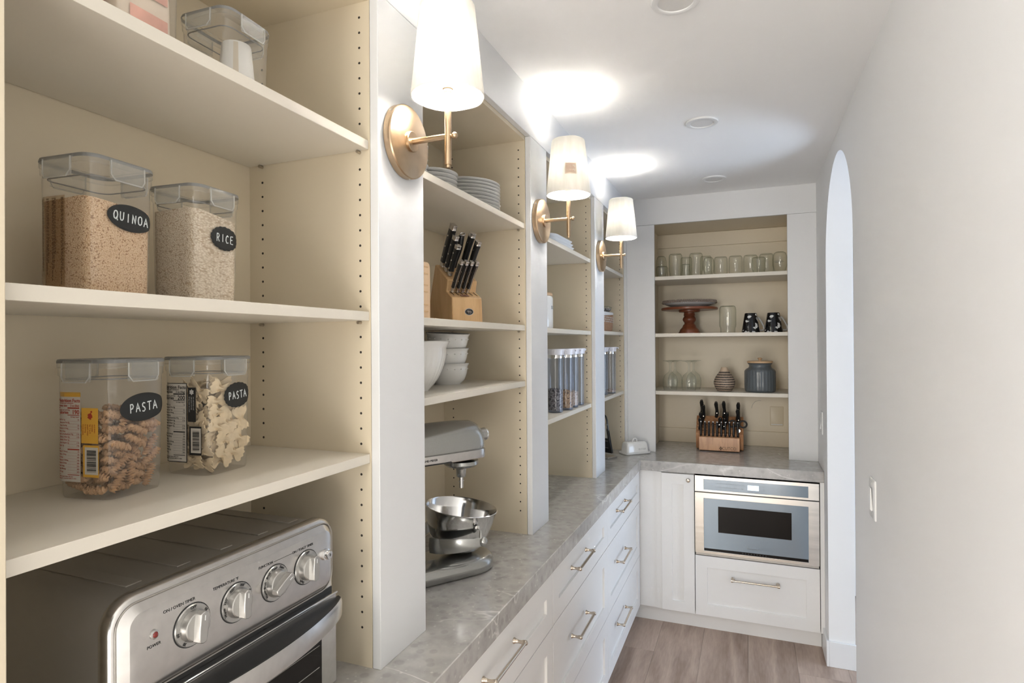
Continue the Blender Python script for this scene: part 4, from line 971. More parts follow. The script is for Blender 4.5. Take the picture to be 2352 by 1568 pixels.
obj('emblem_face', MB().prism([(0.0135*math.cos(2*PI*k2/32), 0.0090*math.sin(2*PI*k2/32)) for k2 in range(32)], 'Z', 0.0012, 0.0016).xf(face_frame((0.004, 0.0015, 0.032), (1, 0, 0), (0, -1, 0))), 'ink_black', em)
hm = MB()
for sx in (-0.0022, 0.0022): hm.tube([(sx, -0.0055, 0.0018), (sx*1.2, 0, 0.0018), (sx, 0.0055, 0.0018)], 0.0005, 6)
hm.tube([(-0.0085, 0.0012, 0.0018), (-0.003, -0.0002, 0.0018), (0.003, 0.001, 0.0018), (0.0085, -0.0005, 0.0018)], 0.0005, 6)
hm.tube([(-0.0085, 0.004, 0.0018), (-0.005, 0.0025, 0.0018), (-0.0022, 0.003, 0.0018)], 0.0004, 6)
hm.tube([(0.0022, -0.004, 0.0018), (0.005, -0.0042, 0.0018), (0.008, -0.002, 0.0018)], 0.0004, 6)
obj('emblem_mark', hm.xf(face_frame((0.004, 0.0015, 0.032), (1, 0, 0), (0, -1, 0))), 'steel_bright', em)
def knife(label, P, L, wd, th, lean, steak=False, group='knives in the light wooden block'):
    """P: world point where the handle leaves the block; handle axis leans forward of the block"""
    t = thing('steak_knife' if steak else 'kitchen_knife', label, 'knife', P, KBA, group)
    M = RX(lean)
    def slab(z0, z1, a, b, tt, bend=0.0):
        rr_ = []
        for k2 in range(7):
            s = k2/6; z = z0+(z1-z0)*s; ww = a+(b-a)*s-0.10*wd*math.sin(PI*s)
            rr_.append([(x, y-bend*s*s, z) for x, y in rrect(tt, ww, min(tt, ww)*0.3, 3)])
        return MB().loft(rr_)
    hb_ = L*0.88
    obj('handle', slab(0.010, hb_, wd*0.82, wd, th, L*0.07).xf(M), 'black_plastic', t, smooth=40)
    obj('end_cap', slab(0.0, L-hb_, wd*1.0, wd*1.12, th*1.02, 0.001).xf(TR(0, -L*0.07, 0)).xf(M @ TR(0, 0, hb_)), 'steel', t, 0.0008, smooth=30)
    obj('bolster', slab(-0.004, 0.011, wd*0.75, wd*0.84, th*0.9).xf(M), 'steel', t, smooth=40)
    if steak:
        obj('tang', MB().tube([(0, -wd/2-0.0002-0.0*L, 0.008), (0, -wd/2+0.0006-L*0.02, L*0.45), (0, -wd/2-L*0.07, hb_)], 0.0011, 6).xf(M), 'steel', t)
    else:
        obj('tang', MB().tube([(0, wd*0.42, 0.008), (0, wd*0.42-L*0.015, L*0.45), (0, wd*0.48-L*0.066, hb_)], 0.0012, 6).xf(M), 'steel', t)
    for k2 in ((0.2, 0.46, 0.72) if not steak else (0.3, 0.62)):
        rv = MB()
        rv.cyl((-th/2-0.0006, -L*0.07*(k2*k2), k2*L), (th/2+0.0006, -L*0.07*(k2*k2), k2*L), 0.0029 if not steak else 0.0018, n=10)
        obj('rivet', rv.xf(M), 'steel_bright', t)
    return t
def blk(x, y, z):
    a = KBA; return (-0.790+math.cos(a)*x-math.sin(a)*y, 1.625+math.sin(a)*x+math.cos(a)*y, zs+z)
def topz(y): return 0.130+(y-0.034)*0.651
lean = math.radians(31)
for lb_, x, y, L, wd in (('largest black riveted knife at the upper left of the light block', -0.034, 0.104, 0.138, 0.028), ('middle black riveted knife of the left column in the light block', -0.034, 0.076, 0.116, 0.023),
                         ('shortest black riveted knife of the left column in the light block', -0.034, 0.052, 0.098, 0.019),
                         ('black riveted knife at the upper right of the light block', 0.026, 0.088, 0.126, 0.025), ('rightmost black riveted knife in the light block', 0.036, 0.062, 0.112, 0.022)):
    knife(lb_, blk(x, y, topz(y)+0.009), L, wd, 0.0165, lean)
for i, x in enumerate((-0.038, -0.021, -0.004, 0.013)):
    knife(ORD[i]+' steak knife from the left in the front row of the light block', blk(x, 0.028, 0.098), 0.104, 0.017, 0.0110, math.radians(33), True)
ss = thing('sharpening_steel', 'plain black curved handle with a ring top in the light block', 'sharpening steel', blk(0.004, 0.108, topz(0.108)+0.006), KBA)
obj('handle', MB().tube([(0, -0.004*k2*(1.4-0.2*k2), 0.021*k2) for k2 in range(6)], [0.012, 0.0095, 0.0105, 0.0115, 0.0105, 0.009], 14).xf(RX(lean)), 'black_plastic', ss)
obj('end_ring', MB().tube([(0.0075*math.cos(2*PI*k2/16), -0.010+0.0*k2, 0.111+0.0045*math.sin(2*PI*k2/16)) for k2 in range(16)], 0.0022, 8, True).xf(RX(lean)), 'steel', ss)

# ------------------------------------------------------------------ stand mixer (second bay, on the counter)
mx = thing('stand_mixer', 'silver grey stand mixer on the counter of the second bay', 'stand mixer', (-0.814, 1.620, ZC+0.0003), math.radians(60))
def stad(xb, r0, r1, z, n=16):
    pts = [(r0*math.sin(a), -r0*math.cos(a)) for a in [PI*i/n for i in range(n+1)]]
    pts += [(xb-r1*math.sin(a), r1*math.cos(a)) for a in [PI*i/n for i in range(n+1)]]
    return [(x, y, z) for x, y in pts]
obj('base', MB().loft([stad(-0.215, 0.090, 0.070, 0.002), stad(-0.215, 0.095, 0.074, 0.006), stad(-0.215, 0.096, 0.075, 0.022), stad(-0.215, 0.092, 0.071, 0.034), stad(-0.215, 0.083, 0.062, 0.041), stad(-0.215, 0.068, 0.05, 0.0445)]), 'mixer_silver', mx, smooth=60)
def oval_ring(cx, cy, cz, a, b, x, n=32, flat=1.0):
    return [(x, cy+a*math.cos(t), cz+b*math.sin(t)*(flat if math.sin(t) < 0 else 1)) for t in [2*PI*j/n for j in range(n)]]
col = []
for z, xc_, a, b in ((0.030, -0.205, 0.060, 0.045), (0.10, -0.215, 0.046, 0.042), (0.20, -0.220, 0.044, 0.042), (0.29, -0.210, 0.050, 0.050), (0.33, -0.200, 0.052, 0.055)):
    col.append([(xc_+b*math.cos(t), a*math.sin(t), z) for t in [2*PI*j/28 for j in range(28)]])
obj('column', MB().loft(col), 'mixer_silver', mx, smooth=60)
hd = []
for x, a, b, cz in ((-0.275, 0.030, 0.030, 0.372), (-0.268, 0.048, 0.048, 0.373), (-0.245, 0.060, 0.060, 0.374), (-0.20, 0.066, 0.066, 0.375), (-0.10, 0.067, 0.067, 0.377), (-0.02, 0.064, 0.066, 0.378), (0.025, 0.060, 0.064, 0.377), (0.045, 0.054, 0.058, 0.375), (0.056, 0.045, 0.048, 0.373), (0.062, 0.030, 0.032, 0.372), (0.063, 0.012, 0.012, 0.372)):
    hd.append(oval_ring(0, 0, cz, a, b, x, 36, 0.86))
head = obj('head', MB().loft(hd), 'mixer_silver', mx, smooth=60)
tb = []
for x, a in ((-0.262, 0.052), (-0.20, 0.0672), (-0.10, 0.0682), (-0.02, 0.0655), (0.022, 0.0625), (0.042, 0.058), (0.054, 0.050), (0.062, 0.036), (0.0645, 0.018), (0.0650, 0.0)):
    tb.append((x, a))
band = tb+[(x, -a) for x, a in tb[::-1][1:]]
bz = MB()
for side in (0,):
    R_ = []
    for z, k2 in ((0.3325, 0.955), (0.336, 0.985), (0.356, 0.998), (0.3585, 0.985)): R_.append([(-0.1+(x+0.1)*(1.0 if k2 > 0.9 else 1), y*k2, z) for x, y in band])
    bz.loft(R_)
obj('trim_band', bz, 'steel', head, smooth=50)
tx_ = text('STAND MIXER', 0.0085, 0.0004).xf(face_frame((-0.150, -0.0680, 0.347), (1, 0, 0), (0, -1, 0)))
tx_.join(MB().box(-0.175, -0.075, -0.0685, -0.0675, 0.3335, 0.3355))
obj('band_print', tx_, 'ink_black', head, smooth=0)
hb_ = MB().cyl((0.055, 0, 0.392), (0.086, 0, 0.392), 0.0195, 0.0200, 24)
obj('hub', hb_, 'mixer_silver', mx)
obj('hub_cap', MB().cyl((0.086, 0, 0.392), (0.092, 0, 0.392), 0.0205, 0.0190, 24), 'steel_bright', mx, 0.001)
obj('planetary', MB().lathe([(0.052, 0.322), (0.053, 0.312), (0.046, 0.305), (0.030, 0.301), (0.0175, 0.297), (0.0150, 0.290), (0.0145, 0.273), (0.0130, 0.2715), (0.0001, 0.2715)], 32), 'mixer_silver', mx, smooth=45)
sh_ = obj('shaft', MB().cyl((0, 0, 0.238), (0, 0, 0.273), 0.0062, n=16), 'steel', mx)
obj('shaft_pin', MB().cyl((-0.0095, 0, 0.258), (0.0095, 0, 0.258), 0.0016, n=8), 'steel_bright', sh_)
for s in (-1, 1):
    R_ = []
    for k2 in range(13):
        a = math.radians(172-(172-94)*k2/12)
        hgt = 0.022-0.010*(k2/12)**2
        z = 0.094+0.014*(k2/12)
        R_.append([(rr_*math.cos(a), -s*rr_*math.sin(a), z+dz) for rr_, dz in ((0.118, -hgt), (0.118, hgt), (0.123, hgt), (0.126, 0), (0.123, -hgt))])
    ar = obj('bowl_arm', MB().loft(R_), 'mixer_silver', mx, smooth=50)
    a = math.radians(93)
    q = MB().ball((0.122*math.cos(a), -s*0.122*math.sin(a), 0.108), 0.0135, 14, 10); q.cyl((0.120*math.cos(a+0.06), -s*0.120*math.sin(a+0.06), 0.108), (0.120*math.cos(a+0.06), -s*0.120*math.sin(a+0.06), 0.140), 0.006, 0.0025, 10)
    obj('arm_pin', q, 'mixer_silver', ar)
bw = thing('steel_bowl', 'tilted stainless steel bowl held in the arms of the stand mixer', 'bowl', (-0.830, 1.613, ZC+0.0470), math.radians(60))
bp_ = [(0.0001, 0.0), (0.032, 0.0), (0.050, 0.005), (0.070, 0.018), (0.083, 0.036), (0.088, 0.046), (0.098, 0.072), (0.107, 0.102), (0.1125, 0.128), (0.1150, 0.1300), (0.1155, 0.1315), (0.1130, 0.1325), (0.1105, 0.130), (0.1050, 0.102), (0.096, 0.072), (0.086, 0.047), (0.066, 0.020), (0.0001, 0.004)]
tilt = RY(math.radians(6)) @ RX(math.radians(4.5))
obj('shell', MB().lathe([(r_*0.957, z_*1.03) for r_, z_ in bp_], 64).xf(tilt), 'steel_bright', bw, smooth=40)
bk_ = MB(); bk_.ball((-0.012, -0.1085, 0.106), 0.009, 14, 10, 1, 0.5, 0.75); bk_.cyl((-0.012, -0.110, 0.106), (-0.012, -0.116, 0.106), 0.0035, n=10)
obj('bracket', bk_.xf(tilt), 'steel', bw)
obj('clip_wire', MB().tube([(0.108, 0.020, 0.110), (0.122, 0.018, 0.098), (0.138, 0.016, 0.095), (0.139, 0.008, 0.095), (0.123, 0.008, 0.098), (0.109, 0.010, 0.108)], 0.0012, 6).xf(tilt), 'steel_bright', bw)

# ------------------------------------------------------------------ third and fourth bay
zs = 2.029
for i in range(3):
    w_, d_ = 0.205-0.004*i, 0.330-0.006*i
    o = obj('serving_tray', MB().loft([rring(w_*0.80, d_*0.86, 0.05, 0), rring(w_*0.82, d_*0.88, 0.05, 0.001), rring(w_*0.98, d_*0.985, 0.055, 0.016), rring(w_, d_, 0.056, 0.0185), rring(w_-0.004, d_-0.004, 0.054, 0.019), rring(w_*0.80, d_*0.86, 0.05, 0.004)]), 'tray_white', None, smooth=50)
    o.location = (-0.858, 2.555, zs+0.0003+0.0150*i); o.rotation_euler = (0, 0, math.radians(-3+i))
    tag(o, '%s of the stacked white oval trays in the third bay' % ('lowest', 'middle one', 'topmost')[i], 'tray', 'stacked white trays')
zs = 1.669
so = thing('ceramic_canister', 'white canister with a wooden lid lettered SODA in the third bay', 'canister', (-0.900, 2.562, zs+0.0003))
obj('body', MB().lathe([(0.071, 0), (0.074, 0.004), (0.076, 0.012), (0.076, 0.140), (0.074, 0.150), (0.070, 0.154)], 48), 'china', so, smooth=50)
obj('lid', MB().lathe([(0.072, 0.154), (0.074, 0.156), (0.074, 0.164), (0.070, 0.168)], 48), 'lid_wood', so, smooth=50)
tx_ = text('SODA', 0.022, 0.0006)
for p in tx_.v:
    a = math.radians(12)+p.x/0.076; r_ = 0.0763+p.z; p.x, p.y, p.z = r_*math.cos(a), r_*math.sin(a), 0.100+p.y
obj('lettering', tx_, 'ink_grey', so, smooth=0)
def canister(label, x, y, z, rz, group):
    t = thing('storage_canister', label, 'canister', (x, y, z+0.0003), rz, group)
    r = 0.0335
    obj('body', MB().lathe([(0.0001, 0.001), (r*0.90, 0.0), (r*0.96, 0.004), (r*0.97, 0.02), (r, 0.228), (r*1.03, 0.236)], 40, cap1=False), 'canister_clear', t, smooth=50)
    obj('base_disc', MB().lathe([(r*0.93, 0.004), (r*0.93, 0.010), (0.0001, 0.010)], 32), 'canister_clear', t)
    obj('band', MB().lathe([(r*1.045, 0.2365), (r*1.05, 0.238), (r*1.05, 0.249), (r*1.045, 0.2505)], 40), 'steel_bright', t)
    l = obj('lid', MB().lathe([(r*1.10, 0.2505), (r*1.12, 0.253), (r*1.12, 0.260), (r*1.20, 0.270), (r*1.22, 0.2745), (r*1.18, 0.2765), (0.0001, 0.2770)], 40), 'lid_white', t, smooth=45)
    obj('spout_tab', MB().prism([(0.020, 0.2745), (0.050, 0.2745), (0.052, 0.271), (0.050, 0.264), (0.047, 0.264), (0.046, 0.270), (0.036, 0.271)], 'Y', -0.009, 0.009), 'lid_white', l, 0.001)
    return t
def heap(name, label, x, y, z, h, m, cat):
    n = 28; rings = []
    rnd = random.Random(int(h*1e5))
    for s, zz in ((0.90, 0.0105), (0.955, 0.02), (0.965, h*0.5), (0.97, h)): rings.append([(0.0330*s*math.cos(2*PI*j/n), 0.0330*s*math.sin(2*PI*j/n), zz+(rnd.uniform(-0.006, 0.006) if zz == h else 0)) for j in range(n)])
    for s in (0.7, 0.35, 0.03): rings.append([(0.033*s*math.cos(2*PI*j/n), 0.033*s*math.sin(2*PI*j/n), h+0.008*(1-s)+rnd.uniform(-0.004, 0.004)) for j in range(n)])
    o = obj(name, MB().loft(rings), m, None, smooth=40); o.location = (x, y, z+0.0003); tag(o, label, cat, None, 'stuff')
zs = 1.307
cg = 'tall clear canisters with white lids'
cpos = [(-0.787, 2.485), (-0.7735, 2.598), (-0.781, 2.714), (-0.783, 2.826)]
clb = ['leftmost tall clear canister in the third bay, part filled with dark seeds', 'tall clear canister holding brown granola', 'tall clear canister holding pale flakes, third from the pilaster', 'empty tall clear canister at the far end of the third bay']
for i, (x, y) in enumerate(cpos): canister(clb[i], x, y, zs, math.radians(20+12*i), cg)
heap('dark_seeds', 'dark seeds in the leftmost clear canister', *cpos[0], zs, 0.098, 'dark_seeds', 'seeds')
heap('granola', 'brown chunky granola in a clear canister', *cpos[1], zs, 0.082, 'granola', 'granola')
heap('cereal_flakes', 'pale cereal flakes in a clear canister', *cpos[2], zs, 0.072, 'flakes', 'cereal')
canister('single tall clear canister in the farthest bay beside the corner', -0.7725, 3.520, 1.308, 0.5, cg)
heap('cereal_crumbs', 'thin layer of tan crumbs in the farthest canister', -0.7725, 3.520, 1.308, 0.018, 'flakes', 'crumbs')
canister('tall clear canister half hidden behind the third pilaster', -0.795, 3.405, 1.308, 0.4, cg)
# farthest bay: goblet, basket, jars, mandoline
def goblet_mesh(r=0.046, h=0.185):
    p = [(r*0.80, 0.0), (r*0.86, 0.0), (r*0.97, h*0.16), (r, h*0.28), (r*0.96, h*0.38), (r*0.78, h*0.50), (r*0.40, h*0.58), (0.0085, h*0.63), (0.0058, h*0.70), (0.0055, h*0.86), (0.010, h*0.935), (r*0.55, h*0.972), (r*0.98, h*0.992), (r, h*0.998), (r*0.98, h), (0.0001, h*0.985)]
    return mesh('goblet', MB().lathe(p, 40, cap0=False), 'goblet_glass', 60)
gm = goblet_mesh()
o = obj('goblet', None, None, None, me=gm); o.location = (-0.815, 3.452, 2.0383); tag(o, 'upturned stemmed glass on the top shelf of the farthest bay', 'glass')
zs = 1.675
bk = thing('wicker_basket', 'brown woven basket with a white liner in the farthest bay', 'basket', (-0.872, 3.395, zs+0.0003))
bl = []
for z, s in ((0, 0.94), (0.01, 0.97), (0.03, 0.985), (0.05, 0.99), (0.07, 1.0), (0.100, 1.0), (0.104, 0.98), (0.09, 0.95), (0.02, 0.92)): bl.append(rring(0.225*s, 0.345*s, 0.02, z))
obj('weave', MB().loft(bl), 'wicker', bk, smooth=40)
ln_ = []
for z, s in ((0.094, 1.012), (0.098, 1.018), (0.110, 1.016), (0.114, 0.99), (0.095, 0.94)): ln_.append([(x, y, z+(0.010*math.sin(14*y)*(1 if z < 0.1 else 0.3))) for x, y in rrect(0.225*s, 0.345*s, 0.02, 5)])
obj('liner', MB().loft(ln_, False, True), 'paint_white', bk, smooth=50)
wv = MB()
for row in range(3):
    for kk in range(13): wv.ball((0.1135, -0.150+0.025*kk+0.012*(row % 2), 0.058+0.012*row), 0.0036, 6, 5, 0.4, 1, 1.2)
obj('bead_trim', wv, 'paint_white', bk)['kind'] = 'stuff'
sj = thing('seed_jar', 'low glass dish of dark seeds on the woven basket', 'dish', (-0.800, 3.500, zs+0.1180))
obj('dish', MB().lathe([(0.0001, 0), (0.026, 0), (0.038, 0.010), (0.042, 0.024), (0.044, 0.0245), (0.0445, 0.028), (0.030, 0.034), (0.0001, 0.036)], 32), 'jar_glass', sj)
obj('seeds', MB().lathe([(0.0001, 0.002), (0.026, 0.002), (0.036, 0.010), (0.038, 0.020), (0.0001, 0.024)], 24), 'dark_seeds', sj)['kind'] = 'stuff'
md = thing('mandoline_slicer', 'black and silver upright slicer standing on the counter in the farthest bay', 'slicer', (-0.790, 3.475, ZC+0.0003), math.radians(-28))
leanm = RX(math.radians(7))
lp = [(-0.030, 0, 0.165), (-0.030, 0, 0.225), (-0.026, 0, 0.245), (-0.014, 0, 0.256), (0.014, 0, 0.256), (0.026, 0, 0.245), (0.032, 0, 0.225), (0.034, 0, 0.165)]
obj('handle_loop', MB().tube(lp, 0.0052, 10).xf(leanm), 'black_plastic', md)
obj('body', MB().prism([(-0.048, 0.030), (0.052, 0.030), (0.036, 0.170), (-0.032, 0.170)], 'Y', -0.006, 0.008).xf(leanm), 'black_plastic', md, 0.002)
obj('blade_plate', MB().prism([(-0.026, 0.118), (0.031, 0.118), (0.027, 0.180), (-0.023, 0.180)], 'Y', -0.0085, -0.006).xf(leanm), 'steel_bright', md)
obj('crossbar', MB().cyl((-0.034, -0.006, 0.200), (0.036, -0.006, 0.200), 0.0035, n=10).xf(leanm), 'steel_bright', md)
ms = MB()
for z in (0.060, 0.100): ms.box(-0.030, 0.030, -0.0078, -0.0060, z, z+0.0022)
obj('guide_ridges', ms.xf(leanm), 'steel', md)
obj('base_foot', MB().box(-0.055, 0.060, -0.050, 0.030, 0.0, 0.012), 'steel', md, 0.003)
obj('support_leg', MB().tube([(-0.036, -0.010, 0.120), (-0.042, -0.045, 0.060), (-0.045, -0.060, 0.016)], 0.005, 10), 'steel', md)
obj('foot_wheel', MB().cyl((-0.058, -0.062, 0.0165), (-0.032, -0.062, 0.0165), 0.0165, n=20), 'black_rubber', md)
# butter dish
bd = thing('butter_dish', 'white lidded butter dish on the counter at the inside corner', 'butter dish', (-0.653, 3.652, ZC+0.0003), math.radians(45))
obj('tray', MB().loft([rring(0.170, 0.086, 0.014, 0), rring(0.178, 0.094, 0.016, 0.004), rring(0.182, 0.098, 0.018, 0.011), rring(0.178, 0.094, 0.016, 0.014), rring(0.160, 0.076, 0.012, 0.012)]), 'china', bd, smooth=50)
cv = obj('cover', MB().loft([rring(0.158, 0.074, 0.014, 0.0125), rring(0.154, 0.070, 0.014, 0.040), rring(0.150, 0.066, 0.015, 0.062), rring(0.144, 0.060, 0.018, 0.070), rring(0.128, 0.046, 0.018, 0.0735)]), 'china', bd, smooth=50)
obj('loop_handle', MB().tube([(0.016*math.cos(a), 0, 0.072+0.020*math.sin(a)) for a in [PI*k2/10 for k2 in range(11)]], 0.0042, 10), 'china', cv)
obj('embossed_word', text('BUTTER', 0.015, 0.0012).xf(face_frame((0.030, -0.0362, 0.030), (1, 0, 0), (0, -1, 0.05))), 'light_grey', cv, smooth=0)

# ------------------------------------------------------------------ niche: jars
def jar_mesh(r, h, style):
    """upside-down jar: rounded base uppermost, threaded neck at the shelf"""
    if style == 'round': p = [(r*0.72, 0), (r*0.74, h*0.10), (r*0.80, h*0.14), (r*0.98, h*0.34), (r, h*0.55), (r*0.95, h*0.78), (r*0.80, h*0.94), (r*0.55, h), (0.0001, h*0.985)]
    elif style == 'neck': p = [(r*0.86, 0), (r*0.90, h*0.03), (r*0.86, h*0.06), (r*0.90, h*0.09), (r*0.86, h*0.12), (r*0.92, h*0.15), (r*0.88, h*0.18), (r*0.99, h*0.24), (r, h*0.30), (r, h*0.84), (r*0.96, h*0.93), (r*0.84, h*0.99), (r*0.72, h), (r*0.6, h*0.975), (0.0001, h*0.965)]
    else: p = [(r*0.93, 0), (r*0.97, h*0.03), (r*0.93, h*0.06), (r*0.95, h*0.10), (r, h*0.14), (r, h*0.80), (r*0.97, h*0.90), (r*0.86, h*0.985), (r*0.74, h), (r*0.62, h*0.975), (0.0001, h*0.965)]
    return mesh('jar', MB().lathe(p, 40, cap0=False), 'jar_glass', 60)
JARS = [(-0.508, 3.840, 0.074, 0.070, 'plain', 'short upturned glass jar at the left end of the top niche shelf, in front'), (-0.527, 3.960, 0.068, 0.150, 'round', 'round shouldered jar behind the short jar at the left end of the top niche shelf'),
 (-0.426, 3.860, 0.082, 0.146, 'neck', 'tall upturned jar, second in the front row of the top niche shelf'), (-0.372, 3.975, 0.072, 0.138, 'plain', 'upturned jar half hidden between the two tall jars on the left'),
 (-0.360, 3.822, 0.048, 0.074, 'plain', 'smallest short jar between the two tall jars'), (-0.302, 3.850, 0.081, 0.142, 'neck', 'tallest looking upturned jar left of the middle of the top niche shelf'),
 (-0.252, 3.985, 0.070, 0.140, 'plain', 'jar mostly hidden behind the rounded jar left of centre'), (-0.2275, 3.855, 0.067, 0.112, 'round', 'small rounded jar just left of the middle of the top niche shelf'),
 (-0.158, 3.870, 0.079, 0.113, 'plain', 'plain upturned jar at the middle of the top niche shelf'), (-0.073, 3.870, 0.080, 0.114, 'plain', 'plain upturned jar just right of the middle of the top niche shelf'),
 (0.012, 3.945, 0.083, 0.124, 'plain', 'upturned jar partly hidden behind the squat jar on the right'), (0.057, 3.835, 0.076, 0.094, 'neck', 'squat jar with a narrow threaded neck in the right front row'),
 (0.102, 3.955, 0.082, 0.128, 'plain', 'upturned jar behind and right of the squat jar'), (0.173, 3.865, 0.082, 0.122, 'round', 'printed rounded jar at the right end of the top niche shelf')]
for (x, y, w_, h, stl, lb_) in JARS:
    o = obj('glass_jar', None, None, None, me=jar_mesh(w_/2, h, stl)); o.location = (x, y, NS[0]+0.0004)
    tag(o, lb_, 'jar', 'upturned jars on the top niche shelf')
pr = MB()
for k2, (z, a0, a1) in enumerate(((0.066, -2.5, -1.2), (0.060, -2.55, -1.05), (0.057, -2.3, -1.3))):
    pr.join(MB().tube([(0.0418*math.cos(a0+(a1-a0)*i/8), 0.0418*math.sin(a0+(a1-a0)*i/8), z+0.0008*math.sin(i*2)) for i in range(9)], 0.0006, 5))
lj = [o for o in C.objects if o.get('label', '').startswith('printed rounded jar')][0]
obj('printed_lines', pr, 'ink_grey', lj)
# second shelf: cake stand, plate, jar, mugs
zs = NS[1]
cs = thing('cake_stand', 'dark red wooden pedestal cake stand on the second niche shelf', 'cake stand', (-0.354, 3.962, zs+0.0004))
obj('pedestal', MB().lathe([(0.068, 0), (0.068, 0.006), (0.060, 0.016), (0.060, 0.022), (0.050, 0.034), (0.044, 0.040), (0.040, 0.052), (0.032, 0.060), (0.030, 0.068), (0.036, 0.076), (0.042, 0.086), (0.041, 0.096), (0.034, 0.106), (0.032, 0.112), (0.036, 0.118), (0.033, 0.126), (0.033, 0.134), (0.062, 0.136), (0.066, 0.140), (0.066, 0.148)], 48), 'mahogany', cs, smooth=40)
obj('top_board', MB().lathe([(0.170, 0.149), (0.174, 0.152), (0.174, 0.162), (0.171, 0.165)], 64), 'mahogany', cs, 0.001)
pp = thing('beaded_plate', 'grey glazed plate with a beaded rim on the wooden cake stand', 'plate', (-0.354, 3.962, zs+0.1656))
obj('dish', MB().lathe([(0.0001, 0.0), (0.100, 0.0), (0.104, 0.004), (0.125, 0.011), (0.150, 0.020), (0.162, 0.030), (0.163, 0.034), (0.158, 0.034), (0.12, 0.016), (0.0001, 0.008)], 64), 'light_grey', pp, smooth=40)
bdm = MB()
for row in range(2):
    for k2 in range(84):
        a = 2*PI*(k2+0.5*row)/84; r_ = 0.1650-0.0028*row; bdm.ball((r_*math.cos(a), r_*math.sin(a), 0.0310+0.0085*row), 0.0058, 8, 6)
obj('beaded_rim', bdm, 'beads', pp)['kind'] = 'stuff'
o = obj('glass_jar', None, None, None, me=jar_mesh(0.049, 0.166, 'neck')); o.location = (-0.121, 3.890, zs+0.0004); tag(o, 'tall upturned clear jar beside the cake stand', 'jar')
def mug(label, x, y, rz):
    t = thing('mug', label, 'mug', (x, y, zs+0.0004), rz, 'black and white flowered mugs')
    obj('cup', MB().lathe([(0.0500, 0), (0.0525, 0.001), (0.0515, 0.006), (0.0345, 0.112), (0.032, 0.1165), (0.028, 0.1165), (0.0001, 0.1150)], 48), 'mug_print', t, smooth=40)
    obj('handle', MB().tube([(0.036, 0, 0.088), (0.046, 0, 0.090), (0.060, 0, 0.070), (0.078, 0, 0.036), (0.080, 0, 0.020), (0.070, 0, 0.012), (0.050, 0, 0.014)], 0.0058, 10), 'mug_handle', t, smooth=60)
mug('upturned black mug with white flowers, left of the two', 0.010, 3.870, math.radians(20))
mug('upturned black mug with white flowers at the right end of its shelf', 0.136, 3.875, math.radians(14))
# third shelf: goblets, vase, canister
zs = NS[2]
for x, y, lb_ in ((-0.467, 3.885, 'front left upturned goblet on the third niche shelf'), (-0.352, 3.885, 'front right upturned goblet on the third niche shelf'), (-0.448, 3.990, 'goblet behind the front left goblet'), (-0.332, 3.990, 'goblet behind the front right goblet')):
    o = obj('goblet', None, None, None, me=gm); o.location = (x, y, zs+0.0004); tag(o, lb_, 'glass', 'upturned goblets on the third niche shelf')
vs = thing('bud_vase', 'small brown and black striped clay vase with a narrow neck', 'vase', (-0.143, 3.890, zs+0.0004))
obj('belly', MB().lathe([(0.040, 0), (0.044, 0.003), (0.055, 0.022), (0.0625, 0.045), (0.0620, 0.060), (0.055, 0.080), (0.044, 0.098), (0.032, 0.114), (0.027, 0.122)], 48), 'vase_clay', vs, smooth=50)
obj('neck', MB().lathe([(0.0272, 0.122), (0.024, 0.128), (0.0190, 0.142), (0.0185, 0.146), (0.0150, 0.146), (0.0160, 0.135)], 40, cap1=False), 'bisque', vs, smooth=50)
cn = thing('ribbed_canister', 'slate grey ribbed canister with a round wooden lid', 'canister', (0.060, 3.895, zs+0.0004))
n = 144; rings = []
for r, z in ((0.0001, 0.001), (0.080, 0.0), (0.0845, 0.004), (0.086, 0.012), (0.0865, 0.060), (0.086, 0.118), (0.085, 0.126), (0.080, 0.136), (0.066, 0.144), (0.0615, 0.152), (0.062, 0.162), (0.070, 0.171), (0.068, 0.173)):
    k2 = 0.0020 if 0.006 < z < 0.130 else 0.0
    rings.append([((r+k2*abs(math.cos(14*a)))*math.cos(a), (r+k2*abs(math.cos(14*a)))*math.sin(a), z) for a in [2*PI*j/n for j in range(n)]])
obj('body', MB().loft(rings, False, True), 'slate_glaze', cn, smooth=40)
ld = obj('lid', MB().lathe([(0.071, 0.1735), (0.0725, 0.176), (0.0725, 0.182), (0.070, 0.185), (0.0001, 0.186)], 48), 'lid_wood', cn, smooth=40)
obj('knob', MB().lathe([(0.008, 0.1855), (0.0075, 0.192), (0.012, 0.197), (0.0135, 0.201), (0.010, 0.205), (0.0001, 0.206)], 24), 'lid_wood', ld)
# counter: big knife block
wb = thing('cherry_knife_block', 'large reddish wooden knife block with a steak knife rack in the niche', 'knife block', (-0.176, 3.875, ZC+0.0004))
obj('main_block', MB().prism([(0.055, 0.020), (0.040, 0.105), (0.135, 0.205), (0.195, 0.150), (0.160, 0.004), (0.070, 0.004)], 'X', -0.140, 0.140), 'cherry', wb, 0.002)
obj('front_rack', MB().prism([(0.0, 0.006), (0.004, 0.088), (0.046, 0.096), (0.050, 0.006)], 'X', -0.119, 0.119), 'cherry', wb, 0.002)
obj('base_board', MB().box(-0.112, 0.112, 0.006, 0.150, 0.0, 0.006), 'dark_slot', wb)
lg = text('CUTCO', 0.027, 0.0004, bold=-0.0001)
lg.join(text('.', 0.02, 0.0004).xf(TR(0.047, -0.004, 0)))
dm_ = MB()
for (a, b_) in ((0, 0.0068), (0, -0.0068), (-0.0062, 0), (0.0062, 0)): dm_.prism([(a+0.0052, b_), (a, b_+0.0058), (a-0.0052, b_), (a, b_-0.0058)], 'Z', 0, 0.0004)
lg.join(dm_.xf(TR(-0.056, 0, 0)))
